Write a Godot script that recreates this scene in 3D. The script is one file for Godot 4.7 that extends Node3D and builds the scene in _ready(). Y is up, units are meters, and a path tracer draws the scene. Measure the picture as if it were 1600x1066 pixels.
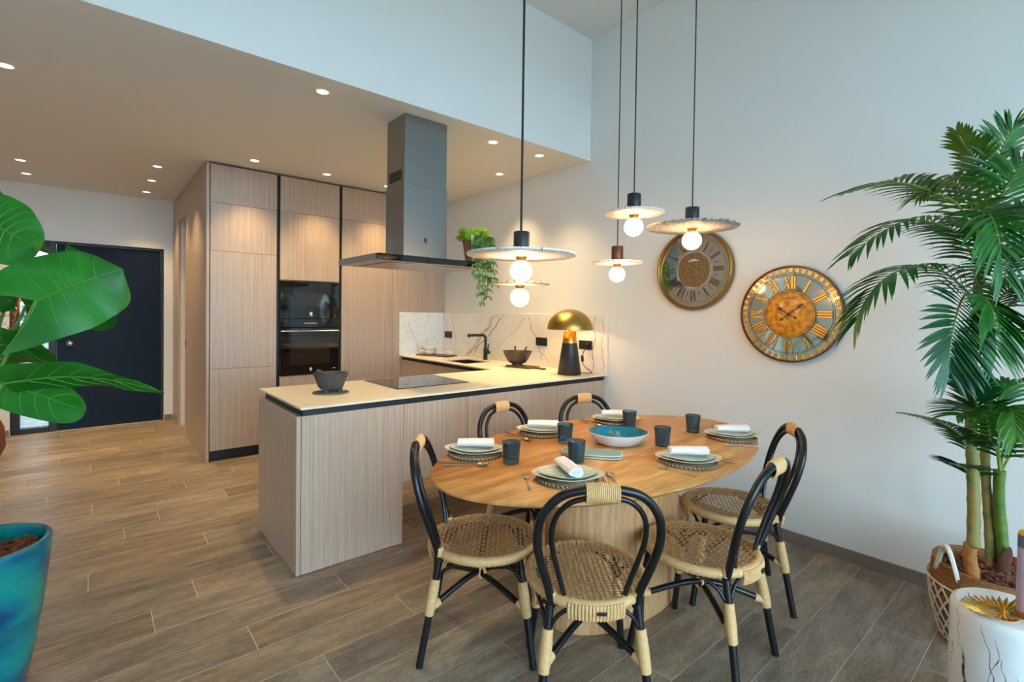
extends Node3D
# An open kitchen and dining room: pale oak kitchen with a peninsula under a lowered ceiling, an oval oak table
# laid for six under five disc pendants, two mirrored clocks, a palm in a basket and a potted philodendron.

const EYE := 1.423            # camera height
const XE := 3.376             # east wall (clocks, splashback)
const ZN := -7.64             # north wall (entrance door)
const ZK := -5.28             # front of the tall cabinets
const ZD := -2.93             # face of the lowered ceiling
const HK := 2.775             # kitchen ceiling
const HD := 3.836             # dining ceiling
const XW := -2.2              # west wall
const ZS := 3.2               # south wall (glazing)
const F := 776.65
const CY := 501.78

var eye_basis := Basis(Vector3(0.761688489, 0.0135763527, 0.647801149), Vector3(0.000474337, 0.999768511, -0.02151047), Vector3(-0.647943223, 0.0166915538, 0.761505727))
var M := {}
var names := {}
var rng := RandomNumberGenerator.new()
var chair0: Node3D

# ------------------------------------------------------------------ mesh builder
class MB:
	var v := PackedVector3Array()
	var n := PackedVector3Array()
	var t := PackedVector2Array()
	var ix := PackedInt32Array()
	var xf := Transform3D.IDENTITY

	func vert(p: Vector3, nn: Vector3, uv := Vector2.ZERO) -> int:
		v.append(xf * p)
		n.append((xf.basis * nn).normalized())
		t.append(uv)
		return v.size() - 1

	func tri(a: int, b: int, c: int) -> void:
		if (v[b] - v[a]).cross(v[c] - v[a]).dot(n[a] + n[b] + n[c]) > 0.0:
			ix.append(a); ix.append(c); ix.append(b)
		else:
			ix.append(a); ix.append(b); ix.append(c)

	func quad(a: int, b: int, c: int, d: int) -> void:
		tri(a, b, c)
		tri(a, c, d)

	func face(p: Array, uv: Array, nn: Vector3) -> void:
		var k := []
		for i in p.size():
			k.append(vert(p[i], nn, uv[i]))
		for i in range(1, p.size() - 1):
			tri(k[0], k[i], k[i + 1])

	static func guv(p: Vector3, axis: int, grain: int, off: Vector2) -> Vector2:
		var a := (axis + 1) % 3
		var b := (axis + 2) % 3
		if b == grain:
			var s := a
			a = b
			b = s
		return Vector2(p[a], p[b]) + off

	# a box with chamfered edges; uv.x runs along the grain axis, in metres
	func box(mn: Vector3, mx: Vector3, ch := 0.0, grain := 1, off := Vector2.ZERO) -> void:
		var lo := Vector3(minf(mn.x, mx.x), minf(mn.y, mx.y), minf(mn.z, mx.z))
		var hi := Vector3(maxf(mn.x, mx.x), maxf(mn.y, mx.y), maxf(mn.z, mx.z))
		var o2 := off - Vector2(lo[grain], 0)
		var q := func(k: int, s: Vector3) -> Vector3:
			var p := Vector3.ZERO
			for i in 3:
				var inset := 0.0 if i == k else ch
				p[i] = hi[i] - inset if s[i] > 0 else lo[i] + inset
			return p
		for k in 3:
			var a := (k + 1) % 3
			var b := (k + 2) % 3
			for s in [-1.0, 1.0]:
				var nn := Vector3.ZERO
				nn[k] = s
				var ps := []
				var us := []
				for c in [[-1, -1], [1, -1], [1, 1], [-1, 1]]:
					var sg := Vector3.ZERO
					sg[k] = s
					sg[a] = c[0]
					sg[b] = c[1]
					var p: Vector3 = q.call(k, sg)
					ps.append(p)
					us.append(guv(p, k, grain, o2))
				face(ps, us, nn)
		if ch <= 0.0:
			return
		for k in 3:   # edges parallel to axis k
			var a := (k + 1) % 3
			var b := (k + 2) % 3
			for sa in [-1.0, 1.0]:
				for sb in [-1.0, 1.0]:
					var nn := Vector3.ZERO
					nn[a] = sa
					nn[b] = sb
					var ps := []
					var us := []
					for c in [[a, -1.0], [a, 1.0], [b, 1.0], [b, -1.0]]:
						var sg := Vector3.ZERO
						sg[a] = sa
						sg[b] = sb
						sg[k] = c[1]
						var p: Vector3 = q.call(c[0], sg)
						ps.append(p)
						us.append(guv(p, a, grain, o2))
					face(ps, us, nn.normalized())
		for sx in [-1.0, 1.0]:
			for sy in [-1.0, 1.0]:
				for sz in [-1.0, 1.0]:
					var sg := Vector3(sx, sy, sz)
					var ps := [q.call(0, sg), q.call(1, sg), q.call(2, sg)]
					face(ps, [guv(ps[0], 0, grain, o2), guv(ps[1], 0, grain, o2), guv(ps[2], 0, grain, o2)], sg.normalized())

	# a tube along points; r is a number or an array of numbers
	func tube(pts: Array, r, sides := 10, closed := false, caps := true, flat := 1.0) -> void:
		var m := pts.size()
		var tang := []
		for i in m:
			var a: Vector3 = pts[(i - 1 + m) % m] if closed or i > 0 else pts[i]
			var b: Vector3 = pts[(i + 1) % m] if closed or i < m - 1 else pts[i]
			tang.append((b - a).normalized())
		var up := Vector3.UP if absf(tang[0].y) < 0.9 else Vector3.RIGHT
		var side: Vector3 = tang[0].cross(up).normalized()
		var rings := []
		var along := 0.0
		var count := m + 1 if closed else m
		for j in count:
			var i := j % m
			var tg: Vector3 = tang[i]
			side = (side - tg * side.dot(tg)).normalized()
			var other := tg.cross(side).normalized()
			var rad: float = r if (r is float or r is int) else r[i]
			if j > 0:
				along += (pts[i] - pts[(j - 1) % m]).length()
			var ring := []
			for s in sides + 1:
				var an := TAU * s / sides
				var d := side * cos(an) + other * sin(an) * flat
				var nn := (side * cos(an) * flat + other * sin(an)).normalized()
				ring.append(vert(pts[i] + d * rad, nn, Vector2(along, an * rad)))
			rings.append(ring)
		for j in rings.size() - 1:
			for s in sides:
				quad(rings[j][s], rings[j][s + 1], rings[j + 1][s + 1], rings[j + 1][s])
		if caps and not closed:
			for e in [0, m - 1]:
				var nn: Vector3 = -tang[0] if e == 0 else tang[m - 1]
				var ring: Array = rings[e]
				var c := vert(pts[e], nn)
				var ks := []
				for s in sides:
					var p: Vector3 = xf.affine_inverse() * v[ring[s]]
					ks.append(vert(p, nn))
				for s in sides:
					tri(c, ks[s], ks[(s + 1) % sides])

	# profile of Vector2(radius, height), outside on the right when walking it upwards
	func lathe(prof: Array, segs := 32, sx := 1.0, sz := 1.0, warp = null) -> void:
		var m := prof.size()
		var sn := []
		var along := [0.0]
		for i in m - 1:
			var d: Vector2 = prof[i + 1] - prof[i]
			sn.append(Vector2(d.y, -d.x).normalized())
			along.append(along[i] + d.length())
		for i in m - 1:
			var na: Vector2 = sn[i]
			var nb: Vector2 = sn[i]
			if i > 0 and sn[i - 1].dot(sn[i]) > 0.6:
				na = (sn[i - 1] + sn[i]).normalized()
			if i < m - 2 and sn[i + 1].dot(sn[i]) > 0.6:
				nb = (sn[i + 1] + sn[i]).normalized()
			var ra := []
			var rb := []
			for s in segs + 1:
				var an := TAU * s / segs
				var w: float = warp.call(an) if warp != null else 1.0
				var c := cos(an)
				var si := sin(an)
				var pa: Vector2 = prof[i]
				var pb: Vector2 = prof[i + 1]
				ra.append(vert(Vector3(c * pa.x * sx * w, pa.y, si * pa.x * sz * w), Vector3(c * na.x / sx, na.y, si * na.x / sz), Vector2(an / TAU, along[i])))
				rb.append(vert(Vector3(c * pb.x * sx * w, pb.y, si * pb.x * sz * w), Vector3(c * nb.x / sx, nb.y, si * nb.x / sz), Vector2(an / TAU, along[i + 1])))
			for s in segs:
				if prof[i].x > 1e-6:
					tri(ra[s], ra[s + 1], rb[s + 1])
				if prof[i + 1].x > 1e-6:
					tri(ra[s], rb[s + 1], rb[s])

	# a smooth sheet of rows of points
	func grid(rows: Array, uvs := Vector2.ONE) -> void:
		var h := rows.size()
		var w: int = rows[0].size()
		var base := v.size()
		for j in h:
			for i in w:
				var a: Vector3 = rows[j][mini(i + 1, w - 1)] - rows[j][maxi(i - 1, 0)]
				var b: Vector3 = rows[mini(j + 1, h - 1)][i] - rows[maxi(j - 1, 0)][i]
				var nn := a.cross(b)
				if nn.length() < 1e-12:
					var jj := clampi(j, 1, h - 2)
					var ii := clampi(i, 1, maxi(w - 2, 1))
					nn = (rows[jj][mini(ii + 1, w - 1)] - rows[jj][ii - 1]).cross(rows[mini(jj + 1, h - 1)][ii] - rows[jj - 1][ii])
				vert(rows[j][i], nn.normalized() if nn.length() > 0 else Vector3.UP, Vector2(float(i) / (w - 1), float(j) / (h - 1)) * uvs)
		for j in h - 1:
			for i in w - 1:
				quad(base + j * w + i, base + j * w + i + 1, base + (j + 1) * w + i + 1, base + (j + 1) * w + i)

	# outline in the xz plane pulled from y0 to y1
	func prism(poly: PackedVector2Array, y0: float, y1: float, smooth := true) -> void:
		var m := poly.size()
		var ids := Geometry2D.triangulate_polygon(poly)
		for y in [y0, y1]:
			var nn := Vector3.UP if y == y1 else Vector3.DOWN
			var k := []
			for p in poly:
				k.append(vert(Vector3(p.x, y, p.y), nn, Vector2(p.x, p.y)))
			for i in range(0, ids.size(), 3):
				tri(k[ids[i]], k[ids[i + 1]], k[ids[i + 2]])
		var area := 0.0
		for i in m:
			area += poly[i].cross(poly[(i + 1) % m])
		var sg := 1.0 if area > 0 else -1.0
		var along := 0.0
		for i in m:
			var p := poly[i]
			var q := poly[(i + 1) % m]
			var d := (q - p).normalized()
			var nf := Vector2(d.y, -d.x) * sg
			var n0 := nf
			var n1 := nf
			if smooth:
				var dp := (p - poly[(i - 1 + m) % m]).normalized()
				var dn := (poly[(i + 2) % m] - q).normalized()
				if dp.dot(d) > 0.7:
					n0 = (nf + Vector2(dp.y, -dp.x) * sg).normalized()
				if dn.dot(d) > 0.7:
					n1 = (nf + Vector2(dn.y, -dn.x) * sg).normalized()
			var l := (q - p).length()
			var a := vert(Vector3(p.x, y0, p.y), Vector3(n0.x, 0, n0.y), Vector2(along, y0))
			var b := vert(Vector3(q.x, y0, q.y), Vector3(n1.x, 0, n1.y), Vector2(along + l, y0))
			var c := vert(Vector3(q.x, y1, q.y), Vector3(n1.x, 0, n1.y), Vector2(along + l, y1))
			var e := vert(Vector3(p.x, y1, p.y), Vector3(n0.x, 0, n0.y), Vector2(along, y1))
			quad(a, b, c, e)
			along += l

	func ball(c: Vector3, r: Vector3, segs := 16, rings := 10) -> void:
		var keep := xf
		xf = keep * Transform3D(Basis.from_scale(r), c)
		var prof := []
		for i in rings + 1:
			var a := -PI / 2 + PI * i / rings
			prof.append(Vector2(maxf(cos(a), 0.0) if i > 0 and i < rings else 0.0, sin(a)))
		lathe(prof, segs)
		xf = keep

	func mesh() -> ArrayMesh:
		var arr := []
		arr.resize(Mesh.ARRAY_MAX)
		arr[Mesh.ARRAY_VERTEX] = v
		arr[Mesh.ARRAY_NORMAL] = n
		arr[Mesh.ARRAY_TEX_UV] = t
		arr[Mesh.ARRAY_INDEX] = ix
		var m := ArrayMesh.new()
		m.add_surface_from_arrays(Mesh.PRIMITIVE_TRIANGLES, arr)
		return m

# ------------------------------------------------------------------ naming
func numbered(called: String) -> String:
	var k: int = names.get(called, 0)
	names[called] = k + 1
	return called if k == 0 else "%s_%03d" % [called, k]

func put(b, called: String, mat: Material, parent: Node) -> MeshInstance3D:
	var o := MeshInstance3D.new()
	o.name = called
	o.mesh = b.mesh() if b is MB else b
	o.material_override = mat
	parent.add_child(o, true)
	return o

func thing(called: String, label: String, category: String, at := Vector3.ZERO, turn := 0.0, group := "") -> Node3D:
	var o := Node3D.new()
	o.name = numbered(called)
	add_child(o)
	o.position = at
	o.rotation.y = turn
	o.set_meta("label", label)
	o.set_meta("category", category)
	if group:
		o.set_meta("group", group)
	return o

func single(called: String, b, mat: Material, label: String, category: String, at := Vector3.ZERO, turn := 0.0, group := "") -> MeshInstance3D:
	var o := put(b, numbered(called), mat, self)
	o.position = at
	o.rotation.y = turn
	o.set_meta("label", label)
	o.set_meta("category", category)
	if group:
		o.set_meta("group", group)
	return o

func structure(called: String, label: String, category: String) -> Node3D:
	var o := thing(called, label, category)
	o.set_meta("kind", "structure")
	return o

func copy_of(o: Node3D, at: Vector3, turn: float, label: String) -> Node3D:
	var c: Node3D = o.duplicate()
	c.name = numbered(str(o.name))
	add_child(c)
	c.position = at
	c.rotation.y = turn
	c.set_meta("label", label)
	return c

# a point of the room seen at a place of the photograph, a given distance into the room
func seen(u: float, w: float, depth: float) -> Vector3:
	return Vector3(0, EYE, 0) + eye_basis * Vector3((u - 800.0) / F, -(w - CY) / F, -1.0) * depth

func curve(pts: Array, count: int) -> Array:
	var out := []
	var m := pts.size()
	for k in count:
		var f := float(k) / (count - 1) * (m - 1)
		var i := mini(int(f), m - 2)
		var u := f - i
		var p0: Vector3 = pts[maxi(i - 1, 0)]
		var p3: Vector3 = pts[mini(i + 2, m - 1)]
		out.append(pts[i].cubic_interpolate(pts[i + 1], p0, p3, u))
	return out

# ------------------------------------------------------------------ materials
func paint(c: Color, rough := 0.6, metal := 0.0, spec := 0.5) -> StandardMaterial3D:
	var m := StandardMaterial3D.new()
	m.albedo_color = c
	m.roughness = rough
	m.metallic = metal
	m.metallic_specular = spec
	return m

func noise_tex(seed_: int, freq: float, ramp: Array, size := 256, octaves := 4, type := FastNoiseLite.TYPE_SIMPLEX_SMOOTH) -> NoiseTexture2D:
	var f := FastNoiseLite.new()
	f.seed = seed_
	f.noise_type = type
	f.frequency = freq
	f.fractal_octaves = octaves
	var t := NoiseTexture2D.new()
	t.width = size
	t.height = size
	t.seamless = true
	t.noise = f
	if ramp:
		var g := Gradient.new()
		var off := PackedFloat32Array()
		var col := PackedColorArray()
		for i in ramp.size():
			off.append(ramp[i][0])
			col.append(ramp[i][1])
		g.offsets = off
		g.colors = col
		t.color_ramp = g
	return t

func bumpy(m: StandardMaterial3D, t: Texture2D, depth: float) -> StandardMaterial3D:
	m.heightmap_enabled = true
	m.heightmap_texture = t
	m.heightmap_scale = depth
	return m

func speckled(seed_: int, freq: float, ramp: Array, rough: float, scale: float, bump := 0.0, type := FastNoiseLite.TYPE_SIMPLEX_SMOOTH) -> StandardMaterial3D:
	var m := paint(Color.WHITE, rough)
	m.albedo_texture = noise_tex(seed_, freq, ramp, 256, 4, type)
	m.uv1_triplanar = true
	m.uv1_scale = Vector3.ONE * scale
	if bump != 0.0:
		bumpy(m, noise_tex(seed_ + 7, freq, [], 256, 4, type), bump)
	return m

func image_tex(w: int, h: int, data: PackedByteArray) -> ImageTexture:
	return ImageTexture.create_from_image(Image.create_from_data(w, h, false, Image.FORMAT_RGB8, data))

# straight-grained veneer: uv.x along the grain
func veneer(w: int, h: int, seed_: int, light: Color, dark: Color, coarse: float, arches: float, soft := 0.55) -> ImageTexture:
	var a := FastNoiseLite.new()
	a.seed = seed_
	a.frequency = 1.0
	a.fractal_octaves = 3
	var fine := FastNoiseLite.new()
	fine.seed = seed_ + 3
	fine.frequency = 1.0
	fine.fractal_octaves = 2
	var data := PackedByteArray()
	data.resize(w * h * 3)
	var k := 0
	for y in h:
		for x in w:
			var u := float(x) / w
			var q := float(y) / h
			var s := a.get_noise_2d(u * 1.6, q * coarse)
			var ring := sin((q * coarse + a.get_noise_2d(u * 2.4 + 40.0, q * 3.0) * arches) * 6.0) * 0.5
			var f := fine.get_noise_2d(u * 14.0, q * coarse * 9.0)
			var m := clampf(0.5 + s * soft + ring * soft * 0.4 + f * soft * 0.85, 0.0, 1.0)
			var c := dark.lerp(light, m)
			data[k] = int(c.r * 255.0)
			data[k + 1] = int(c.g * 255.0)
			data[k + 2] = int(c.b * 255.0)
			k += 3
	return image_tex(w, h, data)

# eight wood-look tiles, one above the other in one picture
func plank_sheet(w: int, h: int) -> ImageTexture:
	var a := FastNoiseLite.new()
	a.seed = 11
	a.frequency = 1.0
	a.fractal_octaves = 3
	var fine := FastNoiseLite.new()
	fine.seed = 23
	fine.frequency = 1.0
	fine.fractal_octaves = 2
	var data := PackedByteArray()
	data.resize(w * h * 3)
	var strip := h / 8
	var k := 0
	var tone := [0.0, 0.10, -0.12, 0.05, -0.05, 0.14, -0.09, 0.02]
	var arch := [0.2, 1.4, 0.3, 0.9, 0.25, 1.7, 0.4, 1.1]
	var c0 := Color8(106, 92, 78)
	var c1 := Color8(178, 158, 136)
	for y in h:
		var b := y / strip
		var q := float(y % strip) / strip
		for x in w:
			var u := float(x) / w
			var s := a.get_noise_2d(u * 2.6 + b * 17.0, q * 2.4 + b * 31.0)
			var bow := (q - 0.5) * (q - 0.5) * 5.0
			var ring := sin((bow + u * 5.0 * arch[b] + q * 3.0 + s * 2.2) * 7.0)
			var f := fine.get_noise_2d(u * 26.0, q * 34.0 + b * 50.0)
			var m := clampf(0.52 + tone[b] + s * 0.42 + ring * 0.10 + f * 0.28, 0.0, 1.0)
			var c := c0.lerp(c1, m)
			data[k] = int(c.r * 255.0)
			data[k + 1] = int(c.g * 255.0)
			data[k + 2] = int(c.b * 255.0)
			k += 3
	return image_tex(w, h, data)

# veins drawn as wandering strokes: [x0, y0, x1, y1, width, strength, wander], in parts of the picture
func marble(w: int, h: int, seed_: int, ground: Color, vein: Color, strokes: Array, cloud: float) -> ImageTexture:
	var f := FastNoiseLite.new()
	f.seed = seed_
	f.frequency = 1.0
	f.fractal_octaves = 4
	var way := FastNoiseLite.new()
	way.seed = seed_ + 1
	way.frequency = 1.0
	way.fractal_octaves = 2
	var v := PackedFloat32Array()
	v.resize(w * h)
	for y in h:
		for x in w:
			v[y * w + x] = maxf(f.get_noise_2d(x * 5.0 / w, y * 5.0 / w), 0.0) * cloud
	for s in strokes:
		var steps := int(maxf(absf(s[2] - s[0]) * w, absf(s[3] - s[1]) * h) * 1.6) + 8
		var id := f.get_noise_2d(s[0] * 31.0, s[1] * 47.0) * 90.0
		var d := Vector2((s[2] - s[0]) * w, (s[3] - s[1]) * h)
		var side := Vector2(-d.y, d.x).normalized()
		for i in steps:
			var u := float(i) / steps
			var off: float = way.get_noise_2d(u * 2.6 + id, id) * s[6] * w
			var p := Vector2(s[0] * w, s[1] * h) + d * u + side * off
			var r: float = s[4] * w * (0.35 + 0.9 * absf(f.get_noise_2d(u * 5.0 - id, 9.0)) + 0.3)
			var fade: float = s[5] * (0.45 + 0.55 * clampf(0.6 + f.get_noise_2d(u * 8.0, id + 5.0) * 1.6, 0.0, 1.0)) * minf(1.0, 8.0 * minf(u + 0.03, 1.03 - u))
			for yy in range(int(p.y - r), int(p.y + r) + 2):
				for xx in range(int(p.x - r), int(p.x + r) + 2):
					if yy < 0 or yy >= h:
						continue
					var wx := posmod(xx, w)
					var e := clampf(1.25 - Vector2(xx - p.x, yy - p.y).length() / maxf(r, 0.6), 0.0, 1.0) * fade
					if e > v[yy * w + wx]:
						v[yy * w + wx] = e
	var data := PackedByteArray()
	data.resize(w * h * 3)
	for k in w * h:
		var c := ground.lerp(vein, clampf(v[k], 0.0, 1.0))
		data[k * 3] = int(c.r * 255.0)
		data[k * 3 + 1] = int(c.g * 255.0)
		data[k * 3 + 2] = int(c.b * 255.0)
	return image_tex(w, h, data)

# chips of recycled material pressed in a pale ground
func chips(size: int, seed_: int, ground: Color, count: int, rmax: float, cols: Array) -> ImageTexture:
	var im := Image.create(size, size, false, Image.FORMAT_RGB8)
	im.fill(ground)
	var r := RandomNumberGenerator.new()
	r.seed = seed_
	for i in count:
		var c: Color = cols[r.randi() % cols.size()]
		var x := r.randi() % size
		var y := r.randi() % size
		var w := int(r.randf_range(1.5, rmax))
		for j in w:
			im.fill_rect(Rect2i(x + r.randi_range(-2, 2), y + j, r.randi_range(1, w), 1), c)
	return ImageTexture.create_from_image(im)

func make_materials() -> void:
	M.wall = paint(Color8(228, 226, 222), 0.85)
	M.ceiling = paint(Color8(226, 223, 218), 0.9)
	M.grout = paint(Color8(196, 188, 178), 0.9)
	M.plank = paint(Color.WHITE, 0.42)
	M.plank.albedo_texture = plank_sheet(1024, 1024)
	M.plank_b = M.plank.duplicate()
	M.plank_b.albedo_color = Color(0.93, 0.93, 0.94)
	M.plank_c = M.plank.duplicate()
	M.plank_c.albedo_color = Color(0.98, 0.96, 0.93)
	M.skirting = paint(Color8(128, 116, 104), 0.6)
	M.oak = paint(Color.WHITE, 0.38)
	M.oak.albedo_texture = veneer(512, 1024, 5, Color8(208, 184, 164), Color8(164, 139, 120), 64.0, 0.5, 0.34)
	M.oak.uv1_scale = Vector3(1.0 / 2.6, 1.0 / 1.3, 1)
	M.table = paint(Color.WHITE, 0.38)
	M.table.albedo_texture = veneer(1024, 512, 9, Color8(222, 164, 94), Color8(172, 112, 52), 12.0, 1.6)
	M.table.uv1_scale = Vector3(1.0 / 2.4, 1.0 / 1.3, 1)
	M.drum = paint(Color.WHITE, 0.45)
	M.drum.albedo_texture = veneer(256, 1024, 15, Color8(218, 166, 116), Color8(176, 124, 80), 70.0, 0.4)
	M.drum.uv1_scale = Vector3(1.0 / 1.0, 1.0 / 2.3, 1)
	M.black = paint(Color8(22, 22, 24), 0.5)
	M.door_blue = bumpy(paint(Color8(8, 28, 48), 0.62, 0.0, 0.35), noise_tex(4, 0.05, []), 0.02)
	M.door_frame = paint(Color8(24, 27, 32), 0.5)
	M.worktop = speckled(31, 0.03, [[0.0, Color8(228, 214, 188)], [1.0, Color8(238, 226, 202)]], 0.35, 1.4)
	M.splash = paint(Color.WHITE, 0.22)
	M.splash.albedo_texture = marble(1024, 256, 3, Color8(236, 231, 224), Color8(112, 104, 96), [
		[0.18, 1.0, 0.42, 0.0, 0.012, 0.42, 0.02], [0.23, 1.0, 0.46, 0.02, 0.004, 0.85, 0.01], [0.20, 1.0, 0.33, 0.45, 0.003, 0.6, 0.015],
		[0.42, 0.75, 0.60, 0.05, 0.002, 0.55, 0.01], [0.60, 0.0, 0.72, 1.0, 0.0028, 0.75, 0.02], [0.63, 0.3, 0.70, 0.9, 0.002, 0.5, 0.02],
		[0.945, 0.0, 0.935, 1.0, 0.0025, 0.8, 0.01], [0.975, 0.0, 0.985, 1.0, 0.002, 0.6, 0.01], [0.02, 0.2, 0.10, 1.0, 0.0022, 0.6, 0.01], [0.06, 0.0, 0.11, 0.8, 0.0022, 0.5, 0.01]], 0.12)
	M.splash_b = paint(Color.WHITE, 0.22)
	M.splash_b.albedo_texture = marble(256, 256, 8, Color8(238, 235, 230), Color8(120, 116, 112), [
		[0.18, 0.2, 0.45, 1.0, 0.008, 0.7, 0.03], [0.55, 0.25, 0.62, 0.9, 0.005, 0.6, 0.03], [0.6, 0.15, 0.85, 0.8, 0.006, 0.4, 0.03]], 0.14)
	M.marble = paint(Color.WHITE, 0.18)
	M.marble.albedo_texture = marble(1024, 512, 17, Color8(236, 235, 233), Color8(34, 36, 44), [
		[0.02, 0.2, 0.10, 0.95, 0.0022, 0.9, 0.02], [0.62, 0.28, 0.57, 1.0, 0.0075, 1.0, 0.02], [0.56, 0.05, 0.50, 0.62, 0.0018, 0.8, 0.02], [0.50, 0.2, 0.44, 0.95, 0.002, 0.75, 0.02], [0.43, 0.1, 0.40, 1.0, 0.0035, 0.9, 0.02], [0.47, 0.3, 0.36, 0.5, 0.0016, 0.7, 0.02], [0.52, 0.1, 0.55, 0.95, 0.0018, 0.8, 0.02], [0.66, 0.3, 0.80, 0.62, 0.0016, 0.75, 0.02],
		[0.66, 0.28, 0.68, 0.45, 0.0016, 0.8, 0.03], [0.80, 0.2, 0.79, 0.98, 0.0015, 0.55, 0.02], [0.60, 0.6, 0.68, 1.0, 0.0014, 0.7, 0.02], [0.84, 0.2, 0.95, 0.5, 0.004, 1.0, 0.02],
		[0.30, 0.2, 0.42, 1.0, 0.003, 0.9, 0.03], [0.20, 0.3, 0.26, 1.0, 0.002, 0.7, 0.03], [0.64, 0.0, 0.63, 0.3, 0.0014, 0.6, 0.01]], 0.07)
	M.marble_top = paint(Color.WHITE, 0.18)
	M.marble_top.albedo_texture = marble(256, 256, 27, Color8(236, 235, 233), Color8(34, 36, 44), [
		[0.05, 0.3, 0.6, 0.2, 0.006, 0.9, 0.03], [0.3, 0.9, 0.95, 0.55, 0.006, 0.9, 0.03], [0.2, 0.1, 0.45, 0.6, 0.004, 0.7, 0.03]], 0.07)
	M.marble_top.uv1_scale = Vector3(3.0, 3.0, 1)
	M.marble_top.uv1_offset = Vector3(0.5, 0.5, 0)
	M.steel = paint(Color8(150, 152, 154), 0.26, 1.0)
	M.steel.anisotropy_enabled = true
	M.steel.anisotropy = 0.5
	M.cutlery = paint(Color8(206, 196, 182), 0.16, 1.0)
	M.black_glass = paint(Color8(8, 9, 11), 0.05, 0.0, 0.6)
	M.hob_glass = paint(Color8(26, 25, 24), 0.06, 0.0, 0.6)
	M.oven_pane = paint(Color8(36, 30, 26), 0.08, 0.0, 0.6)
	M.print = paint(Color8(214, 216, 218), 0.5)
	M.print_dark = paint(Color8(40, 44, 50), 0.5)
	M.brass = paint(Color8(172, 140, 78), 0.34, 1.0)
	M.gold = paint(Color8(222, 164, 72), 0.26, 1.0)
	M.lamp_black = paint(Color8(30, 31, 33), 0.42)
	M.cap = paint(Color8(34, 34, 36), 0.45)
	M.cap_bronze = paint(Color8(92, 66, 52), 0.4, 0.6)
	M.terrazzo = paint(Color.WHITE, 0.5)
	M.terrazzo.albedo_texture = chips(512, 3, Color8(232, 228, 222), 900, 9.0, [Color8(120, 130, 150), Color8(160, 110, 90), Color8(70, 76, 92), Color8(200, 190, 176), Color8(170, 176, 186)])
	M.terrazzo.uv1_scale = Vector3(2.0, 2.0, 1)
	M.terrazzo_dark = paint(Color.WHITE, 0.5)
	M.terrazzo_dark.albedo_texture = chips(512, 5, Color8(196, 190, 182), 6500, 9.0, [Color8(40, 70, 104), Color8(40, 42, 48), Color8(86, 92, 100), Color8(178, 168, 156), Color8(110, 92, 78), Color8(30, 52, 84)])
	M.terrazzo_dark.uv1_scale = Vector3(2.2, 2.2, 1)
	M.bulb = paint(Color8(255, 236, 206), 0.2)
	M.bulb.emission_enabled = true
	M.bulb.emission = Color8(255, 226, 178)
	M.bulb.emission_energy_multiplier = 1.7
	M.led = paint(Color8(255, 244, 226), 0.4)
	M.led.emission_enabled = true
	M.led.emission = Color8(255, 226, 182)
	M.led.emission_energy_multiplier = 4.0
	M.bezel = paint(Color8(236, 234, 230), 0.5)
	M.rattan = speckled(41, 0.02, [[0.0, Color8(206, 156, 100)], [1.0, Color8(234, 190, 134)]], 0.55, 9.0)
	M.cane = speckled(43, 0.03, [[0.2, Color8(184, 132, 82)], [0.8, Color8(222, 172, 116)]], 0.6, 7.0)
	M.rattan_black = paint(Color8(17, 18, 20), 0.3)
	M.celadon = speckled(51, 0.02, [[0.2, Color8(190, 200, 184)], [0.8, Color8(206, 218, 206)]], 0.18, 6.0)
	M.celadon_pale = speckled(52, 0.02, [[0.2, Color8(206, 204, 180)], [0.8, Color8(218, 220, 202)]], 0.2, 6.0)
	M.linen = bumpy(paint(Color8(238, 237, 238), 0.9), noise_tex(61, 0.2, []), 0.03)
	M.mat = speckled(63, 0.06, [[0.3, Color8(120, 72, 40)], [0.62, Color8(206, 188, 160)]], 0.8, 14.0)
	M.mat_pale = paint(Color8(184, 168, 142), 0.8)
	M.mat_brown = paint(Color8(104, 70, 46), 0.8)
	M.smoke_glass = paint(Color(0.42, 0.58, 0.65, 0.1), 0.02)
	M.smoke_glass.refraction_enabled = true
	M.smoke_glass.refraction_scale = 0.05
	M.blue_glaze = speckled(73, 0.012, [[0.3, Color8(0, 112, 150)], [0.55, Color8(14, 124, 146)], [0.75, Color8(38, 96, 96)]], 0.12, 3.0)
	M.bowl_white = paint(Color8(226, 224, 224), 0.3)
	M.aqua_glaze = speckled(75, 0.09, [[0.2, Color8(96, 142, 138)], [0.6, Color8(128, 170, 164)], [0.9, Color8(150, 160, 136)]], 0.2, 6.0)
	M.pane = paint(Color(0.92, 0.97, 1.0, 0.06), 0.02)
	M.pane.transparency = BaseMaterial3D.TRANSPARENCY_ALPHA
	M.mirror = paint(Color8(222, 214, 196), 0.03, 1.0)
	M.mirror_gold = paint(Color8(206, 200, 184), 0.05, 1.0)
	M.clock_brass = bumpy(paint(Color8(152, 116, 58), 0.38, 0.85), noise_tex(81, 0.03, []), 0.06)
	M.clock_bronze = paint(Color8(98, 66, 42), 0.35, 0.7)
	M.dial_brown = speckled(83, 0.05, [[0.2, Color8(92, 70, 40)], [0.8, Color8(140, 110, 66)]], 0.4, 4.0)
	M.dial_amber = speckled(85, 0.02, [[0.25, Color8(176, 104, 22)], [0.5, Color8(214, 140, 34)], [0.75, Color8(232, 164, 56)]], 0.12, 4.0)
	M.clock_black = paint(Color8(34, 26, 20), 0.4)
	M.stone = speckled(91, 0.12, [[0.3, Color8(44, 42, 40)], [0.7, Color8(96, 92, 88)]], 0.9, 5.0, 0.3)
	M.cork = paint(Color8(140, 130, 112), 0.9)
	M.board = speckled(93, 0.02, [[0.2, Color8(74, 50, 34)], [0.8, Color8(112, 80, 54)]], 0.5, 3.0)
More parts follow.
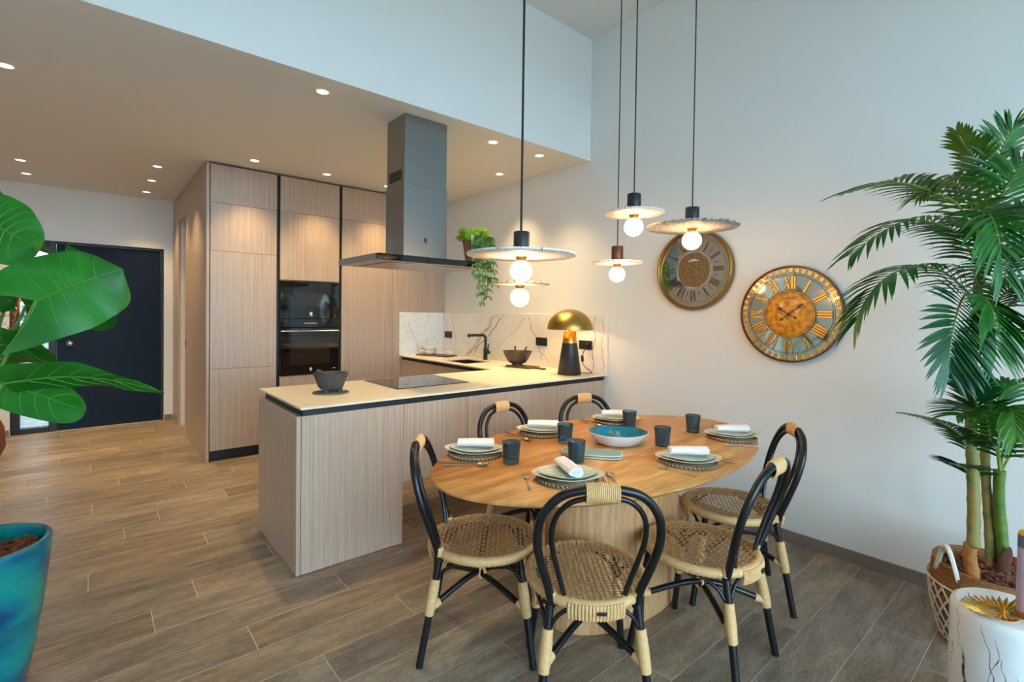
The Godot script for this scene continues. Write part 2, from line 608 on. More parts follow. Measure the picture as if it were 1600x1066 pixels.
	M.bowl_dark = paint(Color8(62, 52, 46), 0.4)
	M.porcelain = paint(Color8(232, 226, 216), 0.3)
	M.leaf_trail = paint(Color8(128, 166, 104), 0.5)
	M.leaf_lime = paint(Color8(150, 186, 62), 0.5)
	for k in ["leaf_trail", "leaf_lime"]:
		M[k].backlight_enabled = true
		M[k].backlight = Color(0.25, 0.35, 0.1)
	M.planter_brown = speckled(95, 0.05, [[0.2, Color8(104, 70, 44)], [0.8, Color8(146, 104, 68)]], 0.8, 6.0)
	M.philo = speckled(101, 0.01, [[0.25, Color8(8, 86, 4)], [0.75, Color8(20, 118, 8)]], 0.48, 1.5)
	M.philo.backlight_enabled = true
	M.philo.backlight = Color(0.06, 0.2, 0.02)
	M.philo_vein = paint(Color8(66, 128, 30), 0.45)
	M.stem = paint(Color8(104, 146, 56), 0.5)
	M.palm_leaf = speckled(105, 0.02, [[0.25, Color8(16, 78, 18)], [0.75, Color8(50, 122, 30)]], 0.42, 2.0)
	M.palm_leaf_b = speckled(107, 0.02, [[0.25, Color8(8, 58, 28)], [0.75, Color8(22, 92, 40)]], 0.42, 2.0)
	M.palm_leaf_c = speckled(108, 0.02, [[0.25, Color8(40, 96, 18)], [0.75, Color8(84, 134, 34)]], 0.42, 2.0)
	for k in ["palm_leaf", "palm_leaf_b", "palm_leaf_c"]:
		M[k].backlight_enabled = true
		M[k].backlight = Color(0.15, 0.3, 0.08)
	M.palm_rib = paint(Color8(116, 136, 48), 0.5)
	M.trunk = speckled(109, 0.02, [[0.2, Color8(104, 96, 48)], [0.5, Color8(128, 132, 62)], [0.8, Color8(152, 116, 60)]], 0.6, 2.2)
	M.trunk_rust = speckled(110, 0.03, [[0.2, Color8(150, 90, 36)], [0.8, Color8(190, 122, 54)]], 0.6, 3.0)
	M.trunk_green = speckled(111, 0.02, [[0.2, Color8(66, 94, 28)], [0.8, Color8(98, 126, 40)]], 0.45, 2.2)
	M.sheath = paint(Color8(88, 46, 28), 0.85)
	M.mulch = speckled(113, 0.04, [[0.25, Color8(54, 28, 20)], [0.6, Color8(122, 66, 42)], [0.9, Color8(150, 92, 62)]], 0.9, 4.0)
	M.basket = speckled(115, 0.06, [[0.2, Color8(112, 68, 34)], [0.8, Color8(172, 116, 62)]], 0.8, 5.0)
	M.rope = paint(Color8(220, 210, 192), 0.9)
	M.teal_glaze = speckled(117, 0.008, [[0.30, Color8(6, 46, 96)], [0.45, Color8(0, 92, 122)], [0.62, Color8(0, 128, 126)], [0.8, Color8(20, 140, 128)]], 0.14, 1.6)
	M.candle = paint(Color8(186, 164, 186), 0.5)
	M.candle_band = paint(Color8(84, 104, 126), 0.5)
	M.candle_top = paint(Color8(226, 176, 44), 0.5)
	M.amber_leaf = speckled(119, 0.04, [[0.2, Color8(168, 92, 22)], [0.8, Color8(212, 140, 50)]], 0.8, 5.0)
	M.terracotta = paint(Color8(120, 62, 44), 0.7)
	M.paving = speckled(121, 0.03, [[0.2, Color8(176, 172, 166)], [0.8, Color8(204, 200, 194)]], 0.9, 0.8)
	M.garden_wall = speckled(123, 0.05, [[0.2, Color8(186, 184, 182)], [0.8, Color8(226, 224, 222)]], 0.9, 1.2)
	M.garden_leaf = paint(Color8(150, 176, 62), 0.6)
	M.cable = paint(Color8(20, 20, 22), 0.5)

func _ready() -> void:
	rng.seed = 20240611
	# camera: level-ish wide lens with the optical axis a little above the middle of the frame
	var cam = Camera3D.new()
	cam.name = "camera"
	cam.projection = Camera3D.PROJECTION_FRUSTUM
	cam.near = 0.05
	cam.far = 100.0
	cam.size = 1066.0 / F * cam.near
	cam.frustum_offset = Vector2(0, -(533.0 - CY) / F * cam.near)
	cam.transform = Transform3D(eye_basis, Vector3(0, EYE, 0))
	add_child(cam)
	cam.current = true
	# daylight: an open, slightly overcast sky seen through the tall south glazing and the entrance sidelight
	var env = Environment.new()
	env.background_mode = Environment.BG_SKY
	var sm = ProceduralSkyMaterial.new()
	sm.sky_top_color = Color8(115, 142, 158)
	sm.sky_horizon_color = Color8(163, 199, 222)
	sm.ground_horizon_color = Color8(126, 155, 173)
	sm.ground_bottom_color = Color8(88, 109, 122)
	sm.sun_angle_max = 0.0
	var sky = Sky.new()
	sky.sky_material = sm
	env.sky = sky
	env.background_energy_multiplier = SKY
	env.tonemap_mode = Environment.TONE_MAPPER_LINEAR
	env.tonemap_exposure = EXPOSURE
	env.sdfgi_enabled = true
	env.ssao_enabled = true
	env.ssil_enabled = true
	var we = WorldEnvironment.new()
	we.name = "environment"
	we.environment = env
	add_child(we)
	make_materials()
	build_shell()
	build_entrance()
	build_floor()
	build_downlights()
	build_tall_cabinets()
	build_peninsula()
	build_sink_run()
	build_hood()
	build_table()
	build_chairs()
	build_pendants()
	build_clocks()
	build_palm()
	build_side_table()
	build_philodendron()
	build_place_settings()
	build_worktop_things()

const SKY := 25.0
const EXPOSURE := 1.0
const SPOT := 2.25
const PENDANT := 0.15
const AMBER := Color(1.0, 0.809, 0.584)
const WARM := Color(1.0, 0.865, 0.622)

# ------------------------------------------------------------------ room shell
func slab(o: Node3D, called: String, mat: Material, a: Vector3, b: Vector3, ch := 0.0, grain := 1) -> MeshInstance3D:
	var m = MB.new()
	m.box(a, b, ch, grain, Vector2(rng.randf() * 0.5, rng.randf() * 0.5))
	return put(m, called, mat, o)

func build_shell() -> void:
	var o = structure("wall_east", "white painted wall behind the clocks and the splashback", "wall")
	slab(o, "plaster", M.wall, Vector3(XE, 0, ZN - 0.2), Vector3(XE + 0.2, HD + 0.2, ZS + 0.2))
	o = structure("wall_north", "white painted wall around the dark entrance door", "wall")
	slab(o, "plaster", M.wall, Vector3(XW - 0.2, 0, ZN), Vector3(-0.66, HK, ZN - 0.2))
	slab(o, "plaster", M.wall, Vector3(0.72, 0, ZN), Vector3(XE, HK, ZN - 0.2))
	slab(o, "lintel", M.wall, Vector3(-0.66, 2.165, ZN), Vector3(0.72, HK, ZN - 0.2))
	o = structure("wall_west", "white painted wall along the hall side of the room", "wall")
	slab(o, "plaster", M.wall, Vector3(XW - 0.2, 0, ZN), Vector3(XW, HD + 0.2, ZS + 0.2))
	slab(o, "hall_plaster", M.wall, Vector3(XW, 0, ZN), Vector3(-1.25, HK, -3.3))
	o = structure("wall_south", "white painted wall around the tall glazing", "wall")
	slab(o, "plaster", M.wall, Vector3(XW, 0, ZS), Vector3(-1.7, HD, ZS + 0.2))
	slab(o, "plaster", M.wall, Vector3(3.1, 0, ZS), Vector3(XE, HD, ZS + 0.2))
	slab(o, "lintel", M.wall, Vector3(-1.7, 3.5, ZS), Vector3(3.1, HD, ZS + 0.2))
	o = structure("wall_upper", "bluish white face of the lowered kitchen ceiling above the hood", "wall")
	slab(o, "plaster", M.wall, Vector3(XW, HK, ZD), Vector3(XE, HD, ZD - 0.1))
	o = structure("ceiling", "white ceilings, lowered over the kitchen and high over the table", "ceiling")
	slab(o, "kitchen_ceiling", M.ceiling, Vector3(XW, HK, ZD - 0.1), Vector3(XE, HK + 0.12, ZN - 0.2))
	slab(o, "dining_ceiling", M.ceiling, Vector3(XW, HD, ZD - 0.1), Vector3(XE, HD + 0.2, ZS + 0.2))
	o = structure("baseboard_east", "grey-brown tile skirting under the clocks", "baseboard")
	slab(o, "skirting", M.skirting, Vector3(XE - 0.012, 0, -2.72), Vector3(XE, 0.07, ZS), 0.002)
	o = structure("baseboard_north", "grey-brown tile skirting beside the entrance door", "baseboard")
	slab(o, "skirting", M.skirting, Vector3(-1.25, 0, ZN + 0.012), Vector3(-0.665, 0.07, ZN), 0.002)
	slab(o, "skirting", M.skirting, Vector3(0.725, 0, ZN + 0.012), Vector3(0.81, 0.07, ZN), 0.002)
	# glazing behind the camera
	o = structure("window_1", "tall dark-framed sliding glass doors to the terrace", "window")
	var fr = MB.new()
	for x in [-1.7, -0.5, 0.7, 1.9, 3.04]:
		fr.box(Vector3(x, 0, ZS + 0.06), Vector3(x + 0.06, 3.5, ZS + 0.14), 0.004)
	for y in [0.0, 2.35, 3.44]:
		fr.box(Vector3(-1.7, y, ZS + 0.07), Vector3(3.1, y + 0.06, ZS + 0.13), 0.004)
	put(fr, "window_frame", M.door_frame, o)
	for x in [-1.64, -0.44, 0.76, 1.96]:
		for y in [[0.06, 2.35], [2.41, 3.44]]:
			slab(o, "pane", M.pane, Vector3(x, y[0], ZS + 0.095), Vector3(minf(x + 1.14, 3.04), y[1], ZS + 0.101))
	# the ground outside both openings
	o = structure("floor_outside", "pale paving outside the entrance and on the terrace", "paving")
	slab(o, "terrace", M.paving, Vector3(-12, -0.2, ZS + 0.2), Vector3(14, -0.02, 16))
	slab(o, "added_shade_roof", M.wall, Vector3(-3.2, 2.6, ZN - 0.2), Vector3(3.0, 2.75, -9.9))  # unseen roof, added to keep sky light off the garden wall
	slab(o, "added_shade_wall", M.wall, Vector3(-3.2, -0.02, ZN - 0.2), Vector3(-3.0, 2.6, -10.6))  # unseen side wall, added with the roof to dim the outside
	slab(o, "added_shade_wall", M.wall, Vector3(2.8, -0.02, ZN - 0.2), Vector3(3.0, 2.6, -10.6))  # its counterpart, likewise added to hold back daylight
	slab(o, "porch", M.paving, Vector3(-6, -0.2, ZN - 0.2), Vector3(6, -0.02, -14))

func build_entrance() -> void:
	# oak-clad hall wall that closes the side of the tall cabinets, with a doorway
	var o = structure("wall_hall", "oak veneer clad wall beside the tall cabinets with a tall doorway", "wall")
	slab(o, "panel", M.oak, Vector3(0.815, 0.0, ZK), Vector3(0.84, 2.761, -6.51), 0.001)
	slab(o, "panel", M.oak, Vector3(0.815, 0.0, -7.16), Vector3(0.84, 2.761, ZN), 0.001)
	slab(o, "panel", M.oak, Vector3(0.815, 2.45, -6.512), Vector3(0.84, 2.761, -7.158), 0.001)
	slab(o, "core", M.wall, Vector3(0.842, 0, -5.95), Vector3(0.95, HK, -6.51))
	slab(o, "core", M.wall, Vector3(0.842, 0, -7.16), Vector3(0.95, HK, ZN))
	slab(o, "core", M.wall, Vector3(0.842, 2.45, -6.512), Vector3(0.95, HK, -7.158))
	o = structure("door_2", "pale oak pocket door set back in the hall doorway", "door")
	slab(o, "leaf", M.oak, Vector3(0.885, 0.004, -6.515), Vector3(0.925, 2.445, -7.155), 0.001)
	slab(o, "lock", M.black, Vector3(0.878, 0.97, -7.10), Vector3(0.886, 1.05, -7.05), 0.002)
	# entrance door with its sidelight
	o = structure("door_1", "dark blue-grey pivot entrance door with a narrow glass sidelight", "door")
	var z0 = ZN - 0.02
	var fr = MB.new()
	fr.box(Vector3(-0.655, 0, z0), Vector3(-0.585, 2.16, z0 - 0.1), 0.003)
	fr.box(Vector3(-0.35, 0, z0), Vector3(-0.285, 2.16, z0 - 0.1), 0.003)
	fr.box(Vector3(0.69, 0, z0), Vector3(0.715, 2.16, z0 - 0.1), 0.003)
	fr.box(Vector3(-0.583, 2.10, z0), Vector3(-0.352, 2.16, z0 - 0.1), 0.003)
	fr.box(Vector3(-0.283, 2.13, z0), Vector3(0.688, 2.16, z0 - 0.1), 0.003)
	fr.box(Vector3(-0.583, 0, z0), Vector3(-0.352, 0.06, z0 - 0.1), 0.003)
	put(fr, "door_frame", M.door_frame, o)
	slab(o, "leaf", M.door_blue, Vector3(-0.282, 0.006, z0 - 0.015), Vector3(0.686, 2.128, z0 - 0.075), 0.003)
	slab(o, "sidelight_pane", M.pane, Vector3(-0.583, 0.062, z0 - 0.045), Vector3(-0.352, 2.098, z0 - 0.053))
	var k = MB.new()
	k.xf = Transform3D(Basis(Vector3.RIGHT, PI / 2), Vector3(-0.17, 1.0, z0 - 0.015))
	k.lathe([Vector2(0, 0.03), Vector2(0.03, 0.03), Vector2(0.036, 0.024), Vector2(0.036, 0.0)], 24)
	put(k, "lock_rose", M.steel, o)
	for y in [0.35, 1.75]:
		slab(o, "hinge", M.black, Vector3(0.688, y, z0 + 0.004), Vector3(0.70, y + 0.1, z0 - 0.01), 0.002)
	# garden wall outside the sidelight, coursed stone
	var g = thing("garden_wall", "pale coursed stone garden wall seen through the sidelight glass", "wall", Vector3(0, -0.02, -10.6))
	for row in 8:
		var x = -2.6 - (row % 2) * 0.3
		while x < 1.5:
			var w = rng.randf_range(0.45, 0.75)
			slab(g, "stone", M.garden_wall, Vector3(x, row * 0.3, 0), Vector3(x + w - 0.012, row * 0.3 + 0.288, -0.25 + rng.randf() * 0.03), 0.01)
			x += w
	var wl = MB.new()
	wl.box(Vector3(-0.05, 0, 0.10), Vector3(0.05, 0.22, 0.0), 0.008)
	wl.box(Vector3(-0.025, 0.06, 0.0), Vector3(0.025, 0.12, -0.012), 0.002)
	single("outdoor_wall_light", wl, M.black, "small black box light on the stone garden wall", "lamp", Vector3(-0.72, 1.2, -10.578))
	var pl = thing("garden_shrub", "young yellow-green shrub outside the sidelight glass", "plant", Vector3(-0.47, -0.02, -9.3))
	var st = MB.new()
	var lf = MB.new()
	for i in 5:
		var tip = Vector3(rng.randf_range(-0.16, 0.16), rng.randf_range(0.95, 1.35), rng.randf_range(-0.12, 0.12))
		st.tube(curve([Vector3.ZERO, tip * Vector3(0.3, 0.5, 0.3), tip], 6), [0.012, 0.01, 0.009, 0.008, 0.006, 0.004], 6)
		for j in 12:
			var f = 0.35 + 0.65 * j / 12.0
			leaf_blade(lf, tip * Vector3(f * f, f, f * f), Vector3(rng.randf_range(-1, 1), rng.randf_range(0.1, 0.8), rng.randf_range(-1, 1)).normalized() * 0.13, 0.035)
	put(st, "stem", M.stem, pl)
	put(lf, "foliage", M.garden_leaf, pl)

# a small pointed leaf from a point along a vector
func leaf_blade(m: MB, at: Vector3, along: Vector3, width: float, droop := 0.15) -> void:
	var side = along.cross(Vector3.UP)
	if side.length() < 1e-4:
		side = Vector3.RIGHT
	side = side.normalized()
	var rows = []
	var wd = [0.0, 0.8, 1.0, 0.62, 0.0]
	for i in 5:
		var u = i / 4.0
		var c = at + along * u - Vector3.UP * along.length() * droop * u * u
		var fold = Vector3.UP * width * 0.18 * wd[i]
		rows.append([c - side * width * 0.5 * wd[i] + fold, c, c + side * width * 0.5 * wd[i] + fold])
	m.grid(rows)

func build_floor() -> void:
	var o = structure("floor", "grey-brown wood-look porcelain plank floor", "floor")
	slab(o, "grout_bed", M.grout, Vector3(XW - 0.2, -0.2, ZN - 0.2), Vector3(XE + 0.2, -0.001, ZS + 0.2))
	var L = 1.2
	var W = 0.2
	var g = 0.003
	var kinds = []
	for s in 8:
		for fl in 2:
			var m = MB.new()
			m.box(Vector3(g / 2, -0.006, g / 2), Vector3(L - g / 2, 0, W - g / 2), 0.0008)
			for i in m.t.size():
				var p = m.v[i]
				var u = p.x / L
				var w = clampf(p.z / W, 0.02, 0.98)
				if fl:
					u = 1.0 - u
					w = 1.0 - w
				m.t[i] = Vector2(u, (s + w) / 8.0)
			kinds.append(m.mesh())
	var rows = int((ZS - ZN) / W)
	var far = MB.new()      # tiles behind the camera, out of the picture
	for r in rows + 1:
		var z = ZN + 0.02 + r * W - 0.02
		var off: float = [0.0, 0.42, 0.83, 0.2, 0.62, 1.02][r % 6] + rng.randf_range(-0.05, 0.05)
		var x = XW - off
		while x < XE:
			var kind: int = rng.randi() % kinds.size()
			var mat: Material = [M.plank, M.plank_b, M.plank_c][rng.randi() % 3]
			if z > 0.25:
				far.xf = Transform3D(Basis.IDENTITY, Vector3(x, 0, z))
				far.box(Vector3(g / 2, -0.006, g / 2), Vector3(L - g / 2, 0, W - g / 2))
			elif not (z < ZK - 0.2 and x > 0.95) and not x < -2.3:
				var p = put(kinds[kind], "plank", mat, o)
				p.position = Vector3(x, 0, z)
			x += L
	for i in far.t.size():
		var q = far.v[i]
		far.t[i] = Vector2(fposmod(q.x, L) / L, fposmod(q.z * 0.6, 1.0))
	put(far, "planks_behind", M.plank, o).set_meta("kind", "stuff")

func build_downlights() -> void:
	var rows = [
		["round recessed downlight at the ceiling edge over the mortar", "downlights along the ceiling edge", Vector2(1.1, -3.129)],
		["round recessed downlight at the ceiling edge over the hanging plant", "downlights along the ceiling edge", Vector2(2.44, -3.13)],
		["round recessed downlight at the ceiling edge over the brass lamp", "downlights along the ceiling edge", Vector2(2.942, -3.124)],
		["round recessed downlight over the salad bowl and sink worktop", "", Vector2(3.048, -3.8)],
		["round recessed downlight before the four-door tall cabinet", "downlights before the tall cabinets", Vector2(1.147, -4.985)],
		["round recessed downlight before the ovens' tall cabinet", "downlights before the tall cabinets", Vector2(1.799, -4.985)],
		["round recessed downlight before the tall cabinet next to the ovens", "downlights before the tall cabinets", Vector2(2.461, -5.0)],
		["round recessed downlight of the hall row, next to the tall cabinets", "downlights along the oak hall wall", Vector2(0.497, -5.839)],
		["round recessed downlight in the middle of the hall row", "downlights along the oak hall wall", Vector2(0.506, -6.524)],
		["round recessed downlight of the hall row, next to the entrance door wall", "downlights along the oak hall wall", Vector2(0.511, -7.212)],
		["round recessed downlight of the sidelight pair, farther from the door wall", "downlights before the sidelight", Vector2(-0.483, -6.48)],
		["round recessed downlight of the sidelight pair, closer to the door wall", "downlights before the sidelight", Vector2(-0.487, -7.091)],
		["round recessed downlight standing alone over the walkway", "", Vector2(-0.359, -4.003)]]
	var ring = MB.new()
	ring.lathe([Vector2(0.034, -0.001), Vector2(0.036, -0.004), Vector2(0.044, -0.004), Vector2(0.047, 0.0)], 32)
	var rm = ring.mesh()
	var lens = MB.new()
	lens.lathe([Vector2(0.0, -0.0025), Vector2(0.0345, -0.0025), Vector2(0.0345, -0.0005)], 28)
	var lm = lens.mesh()
	for row in rows:
		for p in [row[2]]:
			var o = thing("recessed_downlight", row[0], "downlight", Vector3(p.x, HK, p.y), 0.0, row[1])
			put(rm, "bezel", M.bezel, o)
			put(lm, "lamp_lens", M.led, o)
			var s = SpotLight3D.new()
			s.name = "spot"
			s.position = Vector3(0, -0.012, 0)
			s.rotation.x = -PI / 2
			s.light_color = WARM
			s.light_energy = SPOT
			s.spot_angle = 44.0
			s.spot_angle_attenuation = 1.0
			s.spot_range = 12.0
			s.spot_attenuation = 2.0
			s.light_size = 0.035
			s.shadow_enabled = true
			o.add_child(s)

# ------------------------------------------------------------------ kitchen
func front(o: Node3D, called: String, x0: float, x1: float, y0: float, y1: float) -> void:
	slab(o, called, M.oak, Vector3(x0 + 0.0015, y0 + 0.0015, ZK - 0.02), Vector3(x1 - 0.0015, y1 - 0.0015, ZK), 0.001)

func build_tall_cabinets() -> void:
	var cols = [
		["tall pale oak cabinet of four doors at the hall corner", 0.845, 1.419, [0.1, 0.862, 1.959, 2.405, 2.757]],
		["tall pale oak cabinet that houses the two black ovens", 1.449, 2.047, [0.1, 0.752, -1.0, 1.722, 2.405, 2.757]],
		["tall pale oak cabinet between the ovens and the marble corner", 2.075, 2.671, [0.1, 2.405, 2.757]],
		["tall pale oak cabinet rising behind the marble return", 2.671, 3.372, [0.1, 2.405, 2.757]]]
	for c in cols:
		var o = thing("tall_cabinet", c[0], "cabinet", Vector3.ZERO, 0.0, "")
		var x0: float = c[1]
		var x1: float = c[2]
		if x0 > 1.4 and x0 < 1.5:
			# open carcass round the ovens
			var b = MB.new()
			b.box(Vector3(x0, 0.1, ZK - 0.022), Vector3(x0 + 0.016, 2.757, -5.93))
			b.box(Vector3(x1 - 0.016, 0.1, ZK - 0.022), Vector3(x1, 2.757, -5.93))
			b.box(Vector3(x0 + 0.016, 0.1, -5.91), Vector3(x1 - 0.016, 2.757, -5.93))
			b.box(Vector3(x0 + 0.016, 0.735, ZK - 0.022), Vector3(x1 - 0.016, 0.752, -5.91))
			b.box(Vector3(x0 + 0.016, 1.722, ZK - 0.022), Vector3(x1 - 0.016, 1.739, -5.91))
			put(b, "body", M.black, o)
		else:
			slab(o, "body", M.black, Vector3(x0, 0.1, ZK - 0.022), Vector3(x1, 2.757, -5.93))
		slab(o, "plinth", M.black, Vector3(x0, 0, ZK - 0.05), Vector3(x1, 0.1, -5.9))
		var ys: Array = c[3]
		for i in ys.size() - 1:
			if ys[i] > 0 and ys[i + 1] > 0:
				front(o, "door", x0, x1, ys[i], ys[i + 1])
		if x1 < 2.5:
			slab(o, "handle_channel", M.black, Vector3(x1 + 0.001, 0.1, ZK - 0.03), Vector3(x1 + 0.027, 2.757, ZK - 0.06))
	# the two ovens
	var xa = 1.466
	var xb = 2.03
	var up = thing("compact_oven", "black glass compact oven with a display strip, above the larger oven", "oven")
	slab(up, "housing", M.black, Vector3(xa, 1.246, ZK - 0.02), Vector3(xb, 1.72, -5.88), 0.002)
	slab(up, "glass_front", M.black_glass, Vector3(1.452, 1.335, ZK - 0.018), Vector3(2.044, 1.718, ZK + 0.004), 0.003)
	slab(up, "control_panel", M.black_glass, Vector3(1.452, 1.243, ZK - 0.018), Vector3(2.044, 1.332, ZK + 0.003), 0.003)
	slab(up, "window_pane", M.oven_pane, Vector3(1.60, 1.46, ZK + 0.004), Vector3(1.84, 1.60, ZK + 0.0048))
	emblem(up, Vector3(1.755, 1.385, ZK + 0.0045), 0.018, M.print)
	for i in 7:
		slab(up, "display_mark", M.print, Vector3(1.69 + i * 0.018, 1.282, ZK + 0.0032), Vector3(1.70 + i * 0.018, 1.290, ZK + 0.0038))
	var lo = thing("oven", "black glass oven with a steel handle bar under the compact oven", "oven")
	slab(lo, "housing", M.black, Vector3(xa, 0.756, ZK - 0.02), Vector3(xb, 1.236, -5.88), 0.002)
	slab(lo, "glass_front", M.black_glass, Vector3(1.452, 0.758, ZK - 0.018), Vector3(2.044, 1.238, ZK + 0.004), 0.003)
	slab(lo, "window_pane", M.oven_pane, Vector3(1.545, 0.86, ZK + 0.004), Vector3(1.95, 1.135, ZK + 0.0048))
	var hb = MB.new()
	hb.box(Vector3(1.455, 1.20, ZK + 0.026), Vector3(2.04, 1.212, ZK + 0.036), 0.003)
	hb.box(Vector3(1.49, 1.201, ZK + 0.004), Vector3(1.502, 1.211, ZK + 0.026), 0.001)
	hb.box(Vector3(1.994, 1.201, ZK + 0.004), Vector3(2.006, 1.211, ZK + 0.026), 0.001)
	put(hb, "handle", M.steel, lo)
	emblem(lo, Vector3(1.755, 0.812, ZK + 0.0045), 0.015, M.print)
	slab(lo, "mark", M.print, Vector3(1.985, 0.806, ZK + 0.0042), Vector3(2.01, 0.812, ZK + 0.0048))

# a round maker's mark: a disc with a notch on a short bar, facing south
func emblem(o: Node3D, at: Vector3, r: float, mat: Material) -> void:
	var m = MB.new()
	m.xf = Transform3D(Basis(Vector3.RIGHT, PI / 2), at)
	var poly = PackedVector2Array()
	for i in 23:
		var a = deg_to_rad(35.0 + i * 13.0)
		poly.append(Vector2(cos(a), sin(a)) * r)
	poly.append(Vector2(r * 0.15, -r * 0.15))
	m.prism(poly, 0.0, 0.0012, false)
	m.prism(PackedVector2Array([Vector2(-r * 0.7, r * 1.2), Vector2(r * 0.7, r * 1.2), Vector2(r * 0.7, r * 1.4), Vector2(-r * 0.7, r * 1.4)]), 0.0, 0.0012, false)
	put(m, "emblem", mat, o)

func build_peninsula() -> void:
	var zf = -2.724
	var zb = -3.488
	var o = thing("peninsula_cabinet", "floor-standing pale oak end block of the peninsula", "cabinet")
	slab(o, "end_panel", M.oak, Vector3(0.834, 0.004, zf), Vector3(0.856, 0.856, zb), 0.001)
	slab(o, "front_panel", M.oak, Vector3(0.859, 0.004, zf), Vector3(1.459, 0.856, zf - 0.02), 0.001)
	slab(o, "body", M.oak, Vector3(0.857, 0.004, zf - 0.021), Vector3(1.458, 0.854, zb), 0.001)
	for i in 4:
		var x0 = 1.461 + i * 0.478
		var u = thing("peninsula_cabinet", ["raised oak cabinet of the peninsula beside the end block", "raised oak cabinet of the peninsula, second from the end block", "raised oak cabinet of the peninsula, second from the clock wall", "raised oak cabinet of the peninsula against the clock wall"][i], "cabinet")
		slab(u, "front_panel", M.oak, Vector3(x0, 0.376, zf), Vector3(x0 + 0.4755, 0.856, zf - 0.02), 0.001)
		slab(u, "body", M.oak, Vector3(x0, 0.378, zf - 0.021), Vector3(x0 + 0.4765, 0.854, zb), 0.001)
	# one L-shaped stone worktop with a sink opening, on a black channel
	var w = thing("kitchen_worktop", "thin cream stone worktop running along sink wall and peninsula", "worktop")
	var y0 = 0.895
	var y1 = 0.907
	var m = MB.new()
	m.box(Vector3(0.846, y0, -2.694), Vector3(XE - 0.001, y1, -3.53), 0.001)
	m.box(Vector3(2.774, y0, -3.53), Vector3(XE - 0.001, y1, -4.08), 0.0)
	m.box(Vector3(2.774, y0, -4.52), Vector3(XE - 0.001, y1, ZK + 0.002), 0.0)
	m.box(Vector3(2.774, y0, -4.08), Vector3(2.87, y1, -4.52), 0.0)
	m.box(Vector3(3.20, y0, -4.08), Vector3(XE - 0.001, y1, -4.52), 0.0)
	put(m, "stone_top", M.worktop, w)
	var ch = MB.new()
	ch.box(Vector3(0.866, 0.857, -2.722), Vector3(XE - 0.02, y0, -2.76))
	ch.box(Vector3(0.866, 0.857, -2.76), Vector3(0.9, y0, -3.46))
	ch.box(Vector3(2.80, 0.857, -3.5), Vector3(2.83, y0, ZK + 0.002))
	put(ch, "recessed_channel", M.black, w)
	# induction hob
	var h = thing("induction_hob", "flat black glass induction hob set on the cream worktop", "hob")
	slab(h, "glass", M.hob_glass, Vector3(1.54, y1, -2.97), Vector3(2.125, y1 + 0.005, -3.485), 0.002)
	var mk = MB.new()
	for c in [Vector2(1.69, -3.12), Vector2(1.69, -3.36), Vector2(1.97, -3.12), Vector2(1.97, -3.36)]:
		for d in [[1, 0], [0, 1]]:
			mk.box(Vector3(c.x - 0.02 * d[0] - 0.001, y1 + 0.005, c.y - 0.02 * d[1] - 0.001), Vector3(c.x + 0.02 * d[0] + 0.001, y1 + 0.0055, c.y + 0.02 * d[1] + 0.001))
	put(mk, "zone_mark", M.print_dark, h)

